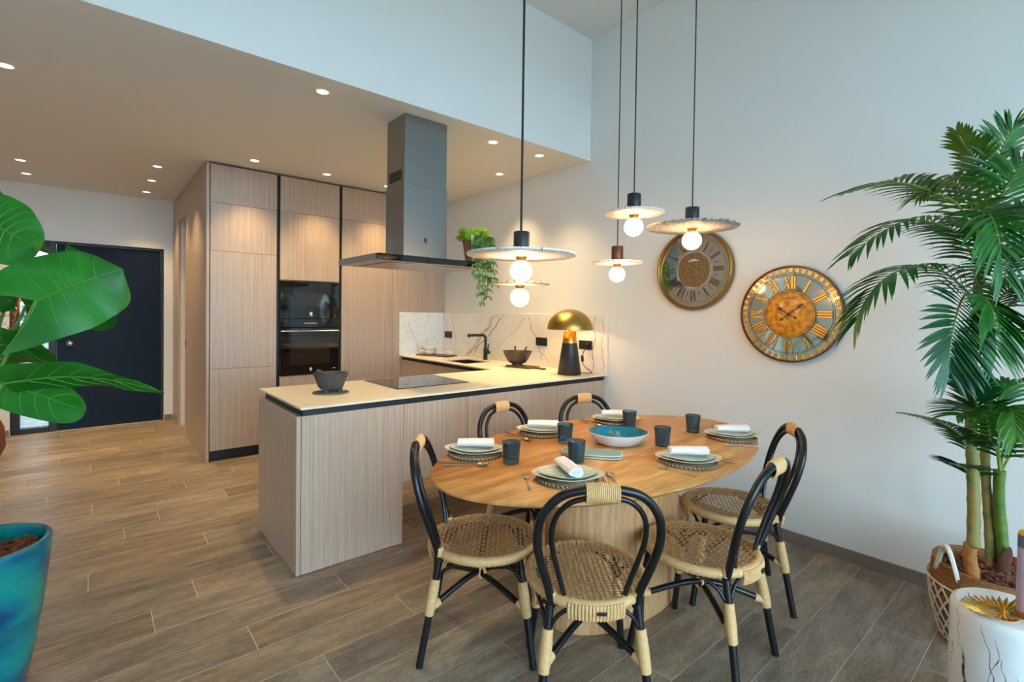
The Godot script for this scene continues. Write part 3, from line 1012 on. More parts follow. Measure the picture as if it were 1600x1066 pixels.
func build_sink_run() -> void:
	var zs = [-3.49, -4.06, -4.55, ZK + 0.004]
	var txt = ["oak base cabinet of the sink wall next to the peninsula", "oak base cabinet under the sink", "oak base cabinet of the sink wall in the marble corner"]
	for i in 3:
		var o = thing("base_cabinet", txt[i], "cabinet")
		slab(o, "door", M.oak, Vector3(2.79, 0.1, zs[i] - 0.0015), Vector3(2.81, 0.856, zs[i + 1] + 0.0015), 0.001)
		if i == 1:
			slab(o, "body", M.black, Vector3(2.812, 0.1, zs[i] - 0.001), Vector3(XE - 0.002, 0.60, zs[i + 1] + 0.001))
		else:
			slab(o, "body", M.black, Vector3(2.812, 0.1, zs[i] - 0.001), Vector3(XE - 0.002, 0.856, zs[i + 1] + 0.001))
		slab(o, "plinth", M.black, Vector3(2.85, 0, zs[i] - 0.001), Vector3(XE - 0.02, 0.1, zs[i + 1] + 0.001))
	var s = thing("sink", "dark undermount sink bowl in the cream worktop", "sink")
	var m = MB.new()
	m.box(Vector3(2.862, 0.72, -4.072), Vector3(2.870, 0.8945, -4.528))
	m.box(Vector3(3.20, 0.72, -4.072), Vector3(3.208, 0.8945, -4.528))
	m.box(Vector3(2.870, 0.72, -4.072), Vector3(3.20, 0.8945, -4.08))
	m.box(Vector3(2.870, 0.72, -4.52), Vector3(3.20, 0.8945, -4.528))
	m.box(Vector3(2.862, 0.712, -4.072), Vector3(3.208, 0.72, -4.528))
	put(m, "bowl", M.lamp_black, s)
	var d = MB.new()
	d.xf.origin = Vector3(3.03, 0.72, -4.3)
	d.lathe([Vector2(0.0, 0.004), Vector2(0.035, 0.004), Vector2(0.042, 0.0)], 24)
	put(d, "drain", M.steel, s)
	var f = thing("kitchen_tap", "matt black kitchen tap with a square-bent spout", "tap", Vector3(3.285, 0.907, -4.30))
	var b = MB.new()
	b.lathe([Vector2(0.0, 0.0), Vector2(0.027, 0.0), Vector2(0.027, 0.004), Vector2(0.023, 0.008), Vector2(0.023, 0.125), Vector2(0.02, 0.13), Vector2(0, 0.13)], 24)
	put(b, "base", M.lamp_black, f)
	b = MB.new()
	var path = [Vector3(0, 0.12, 0), Vector3(0, 0.225, 0)]
	for i in 7:
		var a = PI / 2 * i / 6.0
		path.append(Vector3(-0.045 + 0.045 * cos(a), 0.225 + 0.045 * sin(a), 0))
	path.append(Vector3(-0.235, 0.27, 0))
	b.tube(path, 0.0145, 14)
	put(b, "spout", M.lamp_black, f)
	b = MB.new()
	b.tube([Vector3(-0.222, 0.262, 0), Vector3(-0.222, 0.248, 0)], 0.012, 12)
	put(b, "nozzle", M.lamp_black, f)
	b = MB.new()
	b.tube([Vector3(0, 0.085, 0.02), Vector3(0, 0.085, 0.06)], 0.02, 16)
	b.tube([Vector3(0, 0.09, 0.046), Vector3(0.0, 0.18, 0.05)], 0.006, 10)
	put(b, "lever", M.lamp_black, f)
	# marble splashbacks
	var sp = thing("marble_splashback", "long veined marble splashback behind tap and sockets", "splashback")
	var q = MB.new()
	q.box(Vector3(XE - 0.013, 0.908, -2.70), Vector3(XE - 0.001, 1.415, ZK + 0.016), 0.001, 2)
	for i in q.t.size():
		q.t[i] = Vector2((q.v[i].z - (ZK + 0.016)) / 2.57, (1.415 - q.v[i].y) / 0.508)
	put(q, "slab", M.splash, sp)
	sp = thing("marble_splashback", "short veined marble return in the corner on the oak cabinet", "splashback")
	q = MB.new()
	q.box(Vector3(2.757, 0.908, ZK + 0.003), Vector3(XE - 0.0145, 1.411, ZK + 0.015), 0.001, 0)
	for i in q.t.size():
		q.t[i] = Vector2((q.v[i].x - 2.757) / 0.62, (1.411 - q.v[i].y) / 0.508)
	put(q, "slab", M.splash_b, sp)
	var spots = [[-5.15, "double black socket in the corner beside the tap"], [-3.50, "double black socket above the salad bowl"], [-2.935, "double black socket behind the brass lamp, with a plug"]]
	for k in spots:
		var z: float = k[0]
		var so = thing("wall_socket", k[1], "socket", Vector3(XE - 0.0132, 1.145, z))
		slab(so, "plate", M.lamp_black, Vector3(-0.009, -0.04, -0.078), Vector3(0, 0.04, 0.078), 0.003)
		for e in [-0.038, 0.038]:
			var r = MB.new()
			r.xf = Transform3D(Basis(Vector3.BACK, PI / 2), Vector3(-0.009, 0, e))
			r.lathe([Vector2(0.0, -0.0015), Vector2(0.019, -0.0015), Vector2(0.019, 0.002), Vector2(0.023, 0.002), Vector2(0.024, 0.0)], 20)
			put(r, "outlet", M.black, so)
	var ws = thing("wall_socket", "black socket low on the wall behind the palm basket", "socket", Vector3(XE, 0.33, -0.03))
	slab(ws, "plate", M.lamp_black, Vector3(-0.009, -0.04, -0.04), Vector3(0, 0.04, 0.04), 0.003)

func build_hood() -> void:
	var o = thing("extractor_hood", "stainless steel island hood with a flat black glass canopy", "hood")
	var x0 = 1.632
	var x1 = 1.98
	var m = MB.new()
	m.box(Vector3(x0 + 0.004, 2.28, -3.075), Vector3(x1 - 0.004, HK - 0.001, -3.335), 0.002)
	put(m, "upper_chimney", M.steel, o)
	m = MB.new()
	m.box(Vector3(x0, 1.79, -3.07), Vector3(x1, 2.30, -3.34), 0.002)
	put(m, "lower_chimney", M.steel, o)
	for i in 9:
		slab(o, "vent_slot", M.black, Vector3(x0 + 0.0025, 2.33, -3.115 - i * 0.021), Vector3(x0 + 0.006, 2.40, -3.127 - i * 0.021))
	m = MB.new()
	m.box(Vector3(1.375, 1.748, -2.945), Vector3(2.285, 1.79, -3.565), 0.002)
	put(m, "canopy", M.steel, o)
	slab(o, "front_glass", M.black_glass, Vector3(1.375, 1.748, -2.93), Vector3(2.285, 1.79, -2.9445), 0.002)
	slab(o, "filter_panel", M.steel, Vector3(1.50, 1.744, -3.02), Vector3(2.16, 1.7478, -3.50), 0.001)
	emblem(o, Vector3(1.805, 1.925, -3.0695), 0.016, M.print_dark)
	for i in 2:
		slab(o, "edge_trim", M.steel, Vector3(1.374, 1.75, -2.945 - i * 0.6), Vector3(1.3748, 1.788, -2.955 - i * 0.6))
	# trailing plant in a wooden pot standing on the canopy
	var p = thing("trailing_plant", "green trailing plant in a brown wooden pot on the hood canopy", "plant", Vector3(2.19, 1.79, -3.02))
	var b = MB.new()
	b.lathe([Vector2(0.0, 0.0), Vector2(0.07, 0.0), Vector2(0.098, 0.17), Vector2(0.09, 0.17), Vector2(0.08, 0.14), Vector2(0.0, 0.14)], 24, 1.0, 0.72)
	put(b, "pot", M.planter_brown, p)
	b = MB.new()
	for i in 230:
		var a = rng.randf() * TAU
		var r = sqrt(rng.randf()) * 0.1
		var at = Vector3(cos(a) * r, 0.15 + rng.randf() * 0.06, sin(a) * r * 0.75)
		leaf_blade(b, at, Vector3(cos(a) * 0.6, rng.randf_range(0.1, 1.1), sin(a) * 0.6).normalized() * rng.randf_range(0.045, 0.085), 0.034)
	put(b, "crown", M.leaf_lime, p)
	for i in 9:
		var sx = -0.07 + i * 0.0165
		var len = 0.26 + 0.22 * absf(sin(i * 2.3)) * (1.0 - absf(i - 3.0) * 0.08)
		var s = curve([Vector3(sx, 0.165, 0.055), Vector3(sx * 1.1, 0.19, 0.10), Vector3(sx * 1.15, 0.08, 0.125), Vector3(sx * 1.1 + rng.randf_range(-0.02, 0.02), 0.17 - len, 0.13 + rng.randf() * 0.02)], 14)
		var v = MB.new()
		v.tube(s, 0.0022, 5)
		var st = put(v, "strand", M.stem, p)
		var lf = MB.new()
		for j in range(2, 14):
			for e in [-1, 1]:
				leaf_blade(lf, s[j], Vector3(e * rng.randf_range(0.5, 1.0), -0.5, rng.randf_range(0.0, 0.6)).normalized() * rng.randf_range(0.04, 0.058), 0.036, 0.3)
		put(lf, "foliage", M.leaf_trail, st)

func build_worktop_things() -> void:
	var y = 0.907
	# mortar and pestle on a mat
	var d = MB.new()
	d.lathe([Vector2(0, 0), Vector2(0.108, 0), Vector2(0.11, 0.003), Vector2(0.108, 0.006), Vector2(0, 0.006)], 40)
	single("cork_mat", d, M.cork, "thin round grey-brown mat under the stone mortar", "mat", Vector3(1.15, y, -3.09))
	var o = thing("stone_mortar", "rough dark stone mortar on stubby feet on the worktop", "mortar", Vector3(1.15, y + 0.006, -3.09))
	var b = MB.new()
	b.lathe([Vector2(0, 0.022), Vector2(0.062, 0.022), Vector2(0.075, 0.035), Vector2(0.103, 0.112), Vector2(0.104, 0.12), Vector2(0.094, 0.12), Vector2(0.088, 0.112), Vector2(0.06, 0.06), Vector2(0, 0.048)], 36)
	put(b, "bowl", M.stone, o)
	for k in 3:
		b = MB.new()
		var a = TAU * k / 3.0 + 0.5
		b.xf.origin = Vector3(cos(a) * 0.05, 0, sin(a) * 0.05)
		b.lathe([Vector2(0, 0), Vector2(0.017, 0), Vector2(0.022, 0.03), Vector2(0, 0.034)], 12)
		put(b, "foot", M.stone, o)
	b = MB.new()
	b.tube(curve([Vector3(0.02, 0.066, 0.01), Vector3(-0.03, 0.098, 0.0), Vector3(-0.085, 0.138, -0.012)], 7), [0.014, 0.02, 0.021, 0.02, 0.018, 0.017, 0.011], 14)
	single("stone_pestle", b, M.stone, "short stone pestle leaning over the mortar rim", "pestle", Vector3(1.15, y + 0.006, -3.09))
	# salad bowl on a dark board
	var bb = MB.new()
	bb.box(Vector3(-0.085, 0, -0.16), Vector3(0.085, 0.016, 0.13), 0.004, 2)
	bb.box(Vector3(-0.02, 0.002, 0.13), Vector3(0.02, 0.014, 0.26), 0.004, 2)
	single("serving_board", bb, M.board, "dark wooden paddle board under the salad bowl", "board", Vector3(3.13, y, -3.50), 0.12)
	b = MB.new()
	b.lathe([Vector2(0, 0), Vector2(0.052, 0), Vector2(0.05, 0.012), Vector2(0.085, 0.032), Vector2(0.112, 0.07), Vector2(0.142, 0.135), Vector2(0.136, 0.135), Vector2(0.105, 0.075), Vector2(0.075, 0.036), Vector2(0, 0.026)], 44)
	single("salad_bowl", b, M.bowl_dark, "dark brown flared salad bowl on the paddle board", "bowl", Vector3(3.12, y + 0.016, -3.58))
	for k in 2:
		b = MB.new()
		var dx = -0.06 if k == 0 else 0.02
		var tip = Vector3(-0.03, 0.185, -0.005) if k == 0 else Vector3(0.055, 0.18, 0.07)
		b.tube(curve([Vector3(dx * 0.3, 0.045, 0.03 * k), tip * Vector3(0.6, 0.6, 0.6), tip], 6), [0.02, 0.012, 0.009, 0.009, 0.01, 0.009], 10, false, true, 0.5)
		single("salad_server", b, M.board, ["wooden salad server standing upright in the dark bowl", "wooden salad server leaning out of the dark bowl"][k], "server", Vector3(3.12, y + 0.016, -3.58))
	# small white pans on a board in the corner
	bb = MB.new()
	bb.box(Vector3(-0.10, 0, -0.23), Vector3(0.10, 0.014, 0.23), 0.004, 2)
	single("serving_board", bb, M.board, "dark oblong board with white dishes in the marble corner", "board", Vector3(3.10, y, -5.0), 0.35)
	var dishes = [[Vector3(3.05, y + 0.014, -5.06), 0.075, 0.055, "white handled dish on the corner board, lower of two stacked"], [Vector3(3.05, y + 0.064, -5.06), 0.082, 0.045, "white dish stacked on top of another on the corner board"], [Vector3(3.16, y + 0.014, -4.84), 0.062, 0.042, "small white handled dish on its own on the corner board"]]
	for k in dishes.size():
		var q: Array = dishes[k]
		var p = thing("sauce_dish", q[3], "dish", q[0])
		b = MB.new()
		var r: float = q[1]
		var h: float = q[2]
		b.lathe([Vector2(0, 0), Vector2(r * 0.6, 0), Vector2(r * 0.9, h * 0.4), Vector2(r, h), Vector2(r - 0.006, h), Vector2(r * 0.82, h * 0.4), Vector2(r * 0.5, 0.009), Vector2(0, 0.008)], 32)
		put(b, "bowl", M.porcelain, p)
		if k != 1:
			b = MB.new()
			b.tube([Vector3(-r * 0.85, h * 0.75, 0.02), Vector3(-r - 0.05, h * 0.9, 0.05), Vector3(-r - 0.10, h * 1.1, 0.075)], [0.011, 0.011, 0.013], 10, false, true, 0.7)
			put(b, "handle", M.porcelain, p)
	# brass mushroom lamp
	var l = thing("table_lamp", "brass mushroom table lamp with a black cone base on the peninsula", "lamp", Vector3(3.10, y, -2.885))
	b = MB.new()
	b.lathe([Vector2(0, 0), Vector2(0.098, 0), Vector2(0.101, 0.004), Vector2(0.063, 0.268), Vector2(0, 0.268)], 40)
	put(b, "base", M.lamp_black, l)
	b = MB.new()
	b.lathe([Vector2(0, 0.268), Vector2(0.063, 0.268), Vector2(0.05, 0.362), Vector2(0.046, 0.366), Vector2(0.018, 0.366), Vector2(0.014, 0.375), Vector2(0.014, 0.41), Vector2(0.0, 0.41)], 36)
	put(b, "neck", M.gold, l)
	b = MB.new()
	var prof = []
	for i in 15:
		var a = PI / 2 * i / 14.0
		prof.append(Vector2(0.193 * cos(a), 0.38 + 0.172 * sin(a)))
	for i in 15:
		var a = PI / 2 * (14 - i) / 14.0
		prof.append(Vector2(0.188 * cos(a), 0.38 + 0.167 * sin(a)))
	b.lathe(prof, 48)
	put(b, "lamp_shade", M.brass, l)
	b = MB.new()
	b.ball(Vector3(0, 0.435, 0), Vector3.ONE * 0.03)
	put(b, "bulb", M.bulb, l)
	var om = OmniLight3D.new()
	om.name = "glow"
	om.position = Vector3(0, 0.435, 0)
	om.light_color = AMBER
	om.light_energy = 0.09
	om.light_size = 0.03
	om.omni_range = 12.0
	om.omni_attenuation = 2.0
	om.shadow_enabled = true
	l.add_child(om)
	b = MB.new()
	b.tube(curve([Vector3(0.095, 0.012, 0.03), Vector3(0.17, 0.008, 0.09), Vector3(0.215, 0.010, 0.06), Vector3(0.19, 0.06, 0.0), Vector3(0.19, 0.12, -0.03), Vector3(0.20, 0.19, -0.015), Vector3(0.218, 0.234, -0.012)], 30), 0.0035, 6)
	b.tube([Vector3(0.19, 0.095, -0.02), Vector3(0.191, 0.15, -0.028)], 0.012, 8)
	var cd = put(b, "cord", M.cable, l)
	b = MB.new()
	b.tube([Vector3(0.2525, 0.238, -0.012), Vector3(0.216, 0.234, -0.012)], [0.02, 0.014], 14)
	put(b, "plug", M.cable, cd)

# ------------------------------------------------------------------ dining table
const TC := Vector3(2.04, 0, -1.585)

func build_table() -> void:
	var o = thing("dining_table", "oval oak dining table on a drum base laid for six", "table", TC)
	var m = MB.new()
	m.lathe([Vector2(0, 0.722), Vector2(0.955, 0.722), Vector2(0.992, 0.736), Vector2(1.0, 0.741), Vector2(1.0, 0.7475), Vector2(0.9975, 0.75), Vector2(0, 0.75)], 128, 1.02, 0.575)
	for i in m.t.size():
		m.t[i] = Vector2(m.v[i].x + 1.15, m.v[i].z + 0.62)
	put(m, "tabletop", M.table, o)
	m = MB.new()
	m.lathe([Vector2(0, 0.002), Vector2(1.04, 0.002), Vector2(1.045, 0.006), Vector2(1.0, 0.7215), Vector2(0, 0.7215)], 96, 0.43, 0.235)
	for i in m.t.size():
		m.t[i] = Vector2(m.v[i].y, m.t[i].x * 2.25)
	put(m, "drum_base", M.drum, o).position.z = 0.02

# ------------------------------------------------------------------ chairs
func bind_cane(m: MB, a: Vector3, b: Vector3, r: float, turns: int, bulge := 0.0) -> void:
	var pts = []
	var rs = []
	for i in turns * 2 + 1:
		var u = float(i) / (turns * 2)
		pts.append(a.lerp(b, u))
		rs.append(r + (0.0020 if i % 2 else 0.0) + bulge * sin(PI * u))
	m.tube(pts, rs, 12)

func make_chair() -> Node3D:
	var o = thing("rattan_chair", "", "chair", Vector3.ZERO, 0.0, "rattan bistro chairs around the table")
	var hs = 0.452
	var ra = 0.212
	var rb = 0.222
	# seat rim, wrapped in cane
	var m = MB.new()
	var pts = []
	for i in 144:
		var a = TAU * i / 144.0
		pts.append(Vector3(cos(a) * ra, hs - 0.016, sin(a) * rb))
	var rr = []
	for i in 144:
		rr.append(0.0180 + (0.0026 if i % 2 else 0.0))
	m.tube(pts, rr, 12, true)
	for e in [-1.0, 1.0]:      # deeper wrapping front and back
		for i in 17:
			var a: float = e * PI / 2 + (i - 8) * 0.052
			m.tube([Vector3(cos(a) * (ra + 0.016), hs - 0.006, sin(a) * (rb + 0.016)), Vector3(cos(a) * (ra + 0.021), hs - 0.03, sin(a) * (rb + 0.021)), Vector3(cos(a) * (ra + 0.014), hs - 0.058, sin(a) * (rb + 0.014))], 0.0062, 6)
	var rim = put(m, "seat_rim", M.rattan, o)
	# woven seat: flat strands passing over and under each other
	m = MB.new()
	var step = 0.0195
	var n = int(0.2 / step)
	for axis in 2:
		for i in range(-n, n + 1):
			var c = i * step
			var half = (rb if axis == 0 else ra)
			var across = (ra if axis == 0 else rb)
			if absf(c) > half - 0.008:
				continue
			var reach = across * sqrt(1.0 - pow(c / half, 2))
			var rows = []
			var k = int(reach / step) + 1
			for j in range(-k, k + 1):
				var s = clampf(j * step, -reach, reach)
				var up = 0.0036 * (1.0 if (i + j + axis) % 2 == 0 else -1.0) + hs + 0.003 - 0.012 * (1.0 - (s * s + c * c) / 0.05)
				var w = 0.0036 if axis == 0 else 0.0043
				if axis == 0:
					rows.append([Vector3(s, up - 0.0008, c - w), Vector3(s, up + 0.0008, c), Vector3(s, up - 0.0008, c + w)])
				else:
					rows.append([Vector3(c - w, up - 0.0008, s), Vector3(c, up + 0.0008, s), Vector3(c + w, up - 0.0008, s)])
			m.grid(rows)
	put(m, "woven_seat", M.cane, o)
	# back: a wide loop and a slimmer one inside it
	var side = [Vector3(0.148, 0.405, 0.172), Vector3(0.158, 0.47, 0.188), Vector3(0.19, 0.58, 0.218), Vector3(0.206, 0.67, 0.244), Vector3(0.192, 0.76, 0.270), Vector3(0.14, 0.828, 0.288), Vector3(0.07, 0.855, 0.296)]
	var loop = []
	for p in side:
		loop.append(p)
	loop.append(Vector3(0, 0.86, 0.298))
	for i in range(side.size() - 1, -1, -1):
		loop.append(side[i] * Vector3(-1, 1, 1))
	m = MB.new()
	m.tube(curve(loop, 64), 0.0148, 12)
	put(m, "outer_back_loop", M.rattan_black, o)
	var inner = [Vector3(0.102, 0.44, 0.185), Vector3(0.118, 0.50, 0.192), Vector3(0.145, 0.60, 0.216), Vector3(0.158, 0.68, 0.240), Vector3(0.146, 0.755, 0.262), Vector3(0.105, 0.806, 0.279), Vector3(0.05, 0.828, 0.288)]
	loop = []
	for p in inner:
		loop.append(p)
	loop.append(Vector3(0, 0.833, 0.290))
	for i in range(inner.size() - 1, -1, -1):
		loop.append(inner[i] * Vector3(-1, 1, 1))
	m = MB.new()
	m.tube(curve(loop, 56), 0.0095, 10)
	put(m, "inner_back_loop", M.rattan_black, o)
	# cane binding at the top of the back
	m = MB.new()
	for i in 17:
		var x = -0.052 + 0.0065 * i
		var y = 0.860 - x * x * 1.1
		var z = 0.298 - x * x * 0.4
		var ring = []
		for k in 14:
			var a = TAU * k / 14.0
			ring.append(Vector3(x, y - 0.012 + sin(a) * 0.031, z - 0.003 + cos(a) * 0.0185))
		m.tube(ring, 0.0036, 6, true)
	put(m, "top_binding", M.rattan, o)
	# legs with their cane bindings
	var cross = []
	for sx in [-1.0, 1.0]:
		for sz in [-1.0, 1.0]:
			var top = Vector3(0.150 * sx, 0.435 if sz > 0 else 0.428, 0.172 if sz > 0 else -0.150)
			var foot = Vector3(0.196 * sx, 0.0, 0.245 if sz > 0 else -0.212)
			m = MB.new()
			m.tube([top, foot + (top - foot) * 0.01, foot], 0.0148, 12)
			var leg = put(m, "leg", M.rattan_black, o)
			m = MB.new()
			bind_cane(m, top.lerp(foot, 0.22), top.lerp(foot, 0.54), 0.0185, 17, 0.002)
			var inw: Vector3 = (Vector3(0, 0.30, 0.01) - top.lerp(foot, 0.48)).normalized()
			bind_cane(m, top.lerp(foot, 0.48), top.lerp(foot, 0.48) + inw * 0.045, 0.0165, 5)
			put(m, "cane_binding", M.rattan, leg)
			cross.append(top.lerp(foot, 0.48))
			if sz > 0:
				m = MB.new()
				bind_cane(m, top + Vector3(0, 0.03, 0.006 * sz), top + Vector3(0, -0.005, 0), 0.0175, 4)
				put(m, "cane_binding", M.rattan, leg)
			for e in [0, 1]:   # curved braces up to the rim
				var to = Vector3(0.07 * sx, 0.425, (0.2 if sz > 0 else -0.205)) if e == 0 else Vector3(0.2 * sx, 0.425, 0.075 * sz)
				var from = top.lerp(foot, 0.27)
				m = MB.new()
				m.tube(curve([from, from.lerp(to, 0.35) + Vector3(0, 0.028, 0), to], 10), 0.0075, 8)
				put(m, "brace", M.rattan_black, o)
	for pr in [[0, 3], [1, 2]]:
		m = MB.new()
		var a: Vector3 = cross[pr[0]]
		var b: Vector3 = cross[pr[1]]
		var mid = (a + b) / 2
		m.tube(curve([a, mid + Vector3(0, 0.07 if pr[0] == 0 else 0.055, 0), b], 16), 0.0125, 10)
		put(m, "cross_stretcher", M.rattan_black, o)
	m = MB.new()
	var kc = Vector3(0, (cross[0].y + cross[3].y) / 2 + 0.062, 0.008)
	for q in [0.7, -0.7, 2.3]:
		var ring = []
		for k in 14:
			var a = TAU * k / 14.0
			ring.append(kc + Vector3(cos(a) * 0.021, sin(a) * 0.024, 0).rotated(Vector3.UP, q) + Vector3(0, 0, 0))
		m.tube(ring, 0.0065, 8, true)
	put(m, "centre_knot", M.rattan, o)
	slab(rim, "label_tag", M.black, Vector3(-0.003, hs - 0.034, rb + 0.026), Vector3(0.031, hs - 0.022, rb + 0.029), 0.001)
	return o

func build_chairs() -> void:
	chair0 = make_chair()
	var list = [
		[1.445, -1.245, -0.18, 0.22, "black and natural rattan chair at the setting whose napkin points to its chair"],
		[1.318, -1.715, -0.235, -0.20, "black and natural rattan chair at the table end beside the peninsula end block"],
		[1.985, -1.075, 0.02, 0.30, "black and natural rattan chair opposite the kitchen, before the blue bowl"],
		[2.543, -1.212, 0.185, 0.235, "black and natural rattan chair at the table end under the clocks"],
		[1.945, -2.058, -0.08, -1.0, "black and natural rattan chair facing the table from the peninsula, near the hob"],
		[2.495, -1.968, 0.25, -1.0, "black and natural rattan chair facing the table from the peninsula, near the brass lamp"]]
	for i in list.size():
		var c: Array = list[i]
		var turn = atan2(c[2], c[3])
		if i == 0:
			chair0.position = Vector3(c[0], 0, c[1])
			chair0.rotation.y = turn
			chair0.set_meta("label", c[4])
		else:
			copy_of(chair0, Vector3(c[0], 0, c[1]), turn, c[4])

# ------------------------------------------------------------------ pendants
func build_pendants() -> void:
	var list = [
		["large pale terrazzo disc pendant over the table end beside the peninsula", Vector3(1.39, 1.599, -1.579), 0.232, "terrazzo", "cap"],
		["small pale speckled disc pendant just below and behind the large pale one", Vector3(1.623, 1.499, -1.851), 0.150, "terrazzo_dark", "cap"],
		["small white disc pendant with a bronze cap over the table", Vector3(2.386, 1.659, -1.849), 0.150, "terrazzo", "cap_bronze"],
		["small white speckled disc pendant with a black cap, highest of the five", Vector3(2.086, 1.862, -1.518), 0.150, "terrazzo", "cap"],
		["large dark blue-grey terrazzo disc pendant in front of the brass clock", Vector3(2.309, 1.798, -1.327), 0.222, "terrazzo_dark", "cap"]]
	for k in list.size():
		var q: Array = list[k]
		var at: Vector3 = q[1]
		var r: float = q[2]
		var o = thing("pendant_lamp", q[0], "pendant lamp", at)
		var m = MB.new()
		m.lathe([Vector2(0.0, 0.06), Vector2(r - 0.004, 0.064), Vector2(r, 0.067), Vector2(r, 0.071), Vector2(r - 0.003, 0.074), Vector2(0.0, 0.076)], 64)
		for i in m.t.size():
			m.t[i] = Vector2(m.v[i].x, m.v[i].z)
		put(m, "disc_shade", M[q[3]], o)
		m = MB.new()
		m.lathe([Vector2(0.0, 0.077), Vector2(0.0335, 0.077), Vector2(0.034, 0.078), Vector2(0.034, 0.164), Vector2(0.032, 0.166), Vector2(0, 0.166)], 32)
		put(m, "cap", M[q[4]], o)
		m = MB.new()
		m.tube([Vector3(0, 0.166, 0), Vector3(0, HD - at.y - 0.02, 0)], 0.0032, 8)
		put(m, "cord", M.cable, o)
		m = MB.new()
		m.lathe([Vector2(0, HD - at.y - 0.022), Vector2(0.045, HD - at.y - 0.022), Vector2(0.05, HD - at.y - 0.018), Vector2(0.05, HD - at.y - 0.0005), Vector2(0, HD - at.y - 0.0005)], 28)
		put(m, "ceiling_rose", M.cap, o)
		m = MB.new()
		m.lathe([Vector2(0, 0.042), Vector2(0.019, 0.042), Vector2(0.02, 0.052), Vector2(0.026, 0.06), Vector2(0, 0.06)], 24)
		put(m, "socket", M.gold, o)
		m = MB.new()
		var prof = []
		for i in 17:
			var a = -PI / 2 + PI * 0.88 * i / 16.0
			prof.append(Vector2(0.0475 * cos(a) if i > 0 else 0.0, 0.0475 * sin(a)))
		prof.append(Vector2(0.018, 0.05))
		m.lathe(prof, 48, 1.0, 1.0, func(an): return 1.0 + 0.012 * cos(an * 12.0))
		put(m, "bulb", M.bulb, o)
		var l = OmniLight3D.new()
		l.name = "glow"
		l.light_color = AMBER
		l.light_energy = PENDANT
		l.light_size = 0.04
		l.omni_range = 14.0
		l.omni_attenuation = 2.0
		l.shadow_enabled = true
		o.add_child(l)

# ------------------------------------------------------------------ clocks
func strokes(m: MB, word: String, at: Vector2, turn: float, w: float, h: float, th: float, z0: float, z1: float, grow := 0.0) -> void:
	# roman numeral in bars, standing on the dial with its foot to the centre
	var wid = {"I": 0.34, "V": 0.9, "X": 0.9}
	var total = 0.0
	for c in word:
		total += wid[c]
	var x = -total / 2
	var bars = []
	for c in word:
		var a: float = x
		var b: float = x + wid[c]
		if c == "I":
			bars.append([Vector2((a + b) / 2, -0.5), Vector2((a + b) / 2, 0.5), 1.0])
		elif c == "V":
			bars.append([Vector2(a + 0.14, 0.5), Vector2((a + b) / 2, -0.5), 1.0])
			bars.append([Vector2(b - 0.14, 0.5), Vector2((a + b) / 2, -0.5), 0.45])
		else:
			bars.append([Vector2(a + 0.14, 0.5), Vector2(b - 0.14, -0.5), 1.0])
			bars.append([Vector2(b - 0.14, 0.5), Vector2(a + 0.14, -0.5), 0.45])
		x = b
	for b in bars:
		var p: Vector2 = b[0] * Vector2(w, h)
		var q: Vector2 = b[1] * Vector2(w, h)
		var d = (q - p)
		var l = d.length() / 2 + grow
		var keep = m.xf
		var an = d.angle()
		m.xf = keep * Transform3D(Basis(Vector3.BACK, turn), Vector3(at.x, at.y, 0)) * Transform3D(Basis(Vector3.BACK, an), Vector3((p.x + q.x) / 2, (p.y + q.y) / 2, 0))
		m.box(Vector3(-l, -th * b[2] / 2 - grow, z0), Vector3(l, th * b[2] / 2 + grow, z1))
		m.xf = keep

func ring_flat(m: MB, r0: float, r1: float, z0: float, z1: float, segs := 72) -> void:
	var keep = m.xf
	m.xf = keep * Transform3D(Basis(Vector3.RIGHT, PI / 2), Vector3.ZERO)
	m.lathe([Vector2(r1, z0), Vector2(r1, z1), Vector2(r0, z1), Vector2(r0, z0)], segs)
	m.xf = keep

func turned(m: MB, prof: Array, segs := 72) -> void:
	var keep = m.xf
	m.xf = keep * Transform3D(Basis(Vector3.RIGHT, PI / 2), Vector3.ZERO)
	m.lathe(prof, segs)
	m.xf = keep

const ROMAN := ["XII", "I", "II", "III", "IIII", "V", "VI", "VII", "VIII", "IX", "X", "XI"]

func hand(m: MB, angle: float, length: float, z: float, w: float) -> void:
	var keep = m.xf
	m.xf = keep * Transform3D(Basis(Vector3.BACK, -angle), Vector3.ZERO)
	var poly = PackedVector2Array([Vector2(-w * 0.4, -length * 0.38), Vector2(-w * 1.4, -length * 0.5), Vector2(0, -length * 0.62), Vector2(w * 1.4, -length * 0.5), Vector2(w * 0.4, -length * 0.38), Vector2(w * 0.5, length * 0.55), Vector2(w * 1.8, length * 0.68), Vector2(0, length), Vector2(-w * 1.8, length * 0.68), Vector2(-w * 0.5, length * 0.55)])
	m.xf = m.xf * Transform3D(Basis(Vector3.RIGHT, PI / 2), Vector3(0, 0, z))
	var flip = PackedVector2Array()
	for p in poly:
		flip.append(Vector2(p.x, -p.y))
	m.prism(flip, 0.0, 0.0015, false)
	m.xf = keep

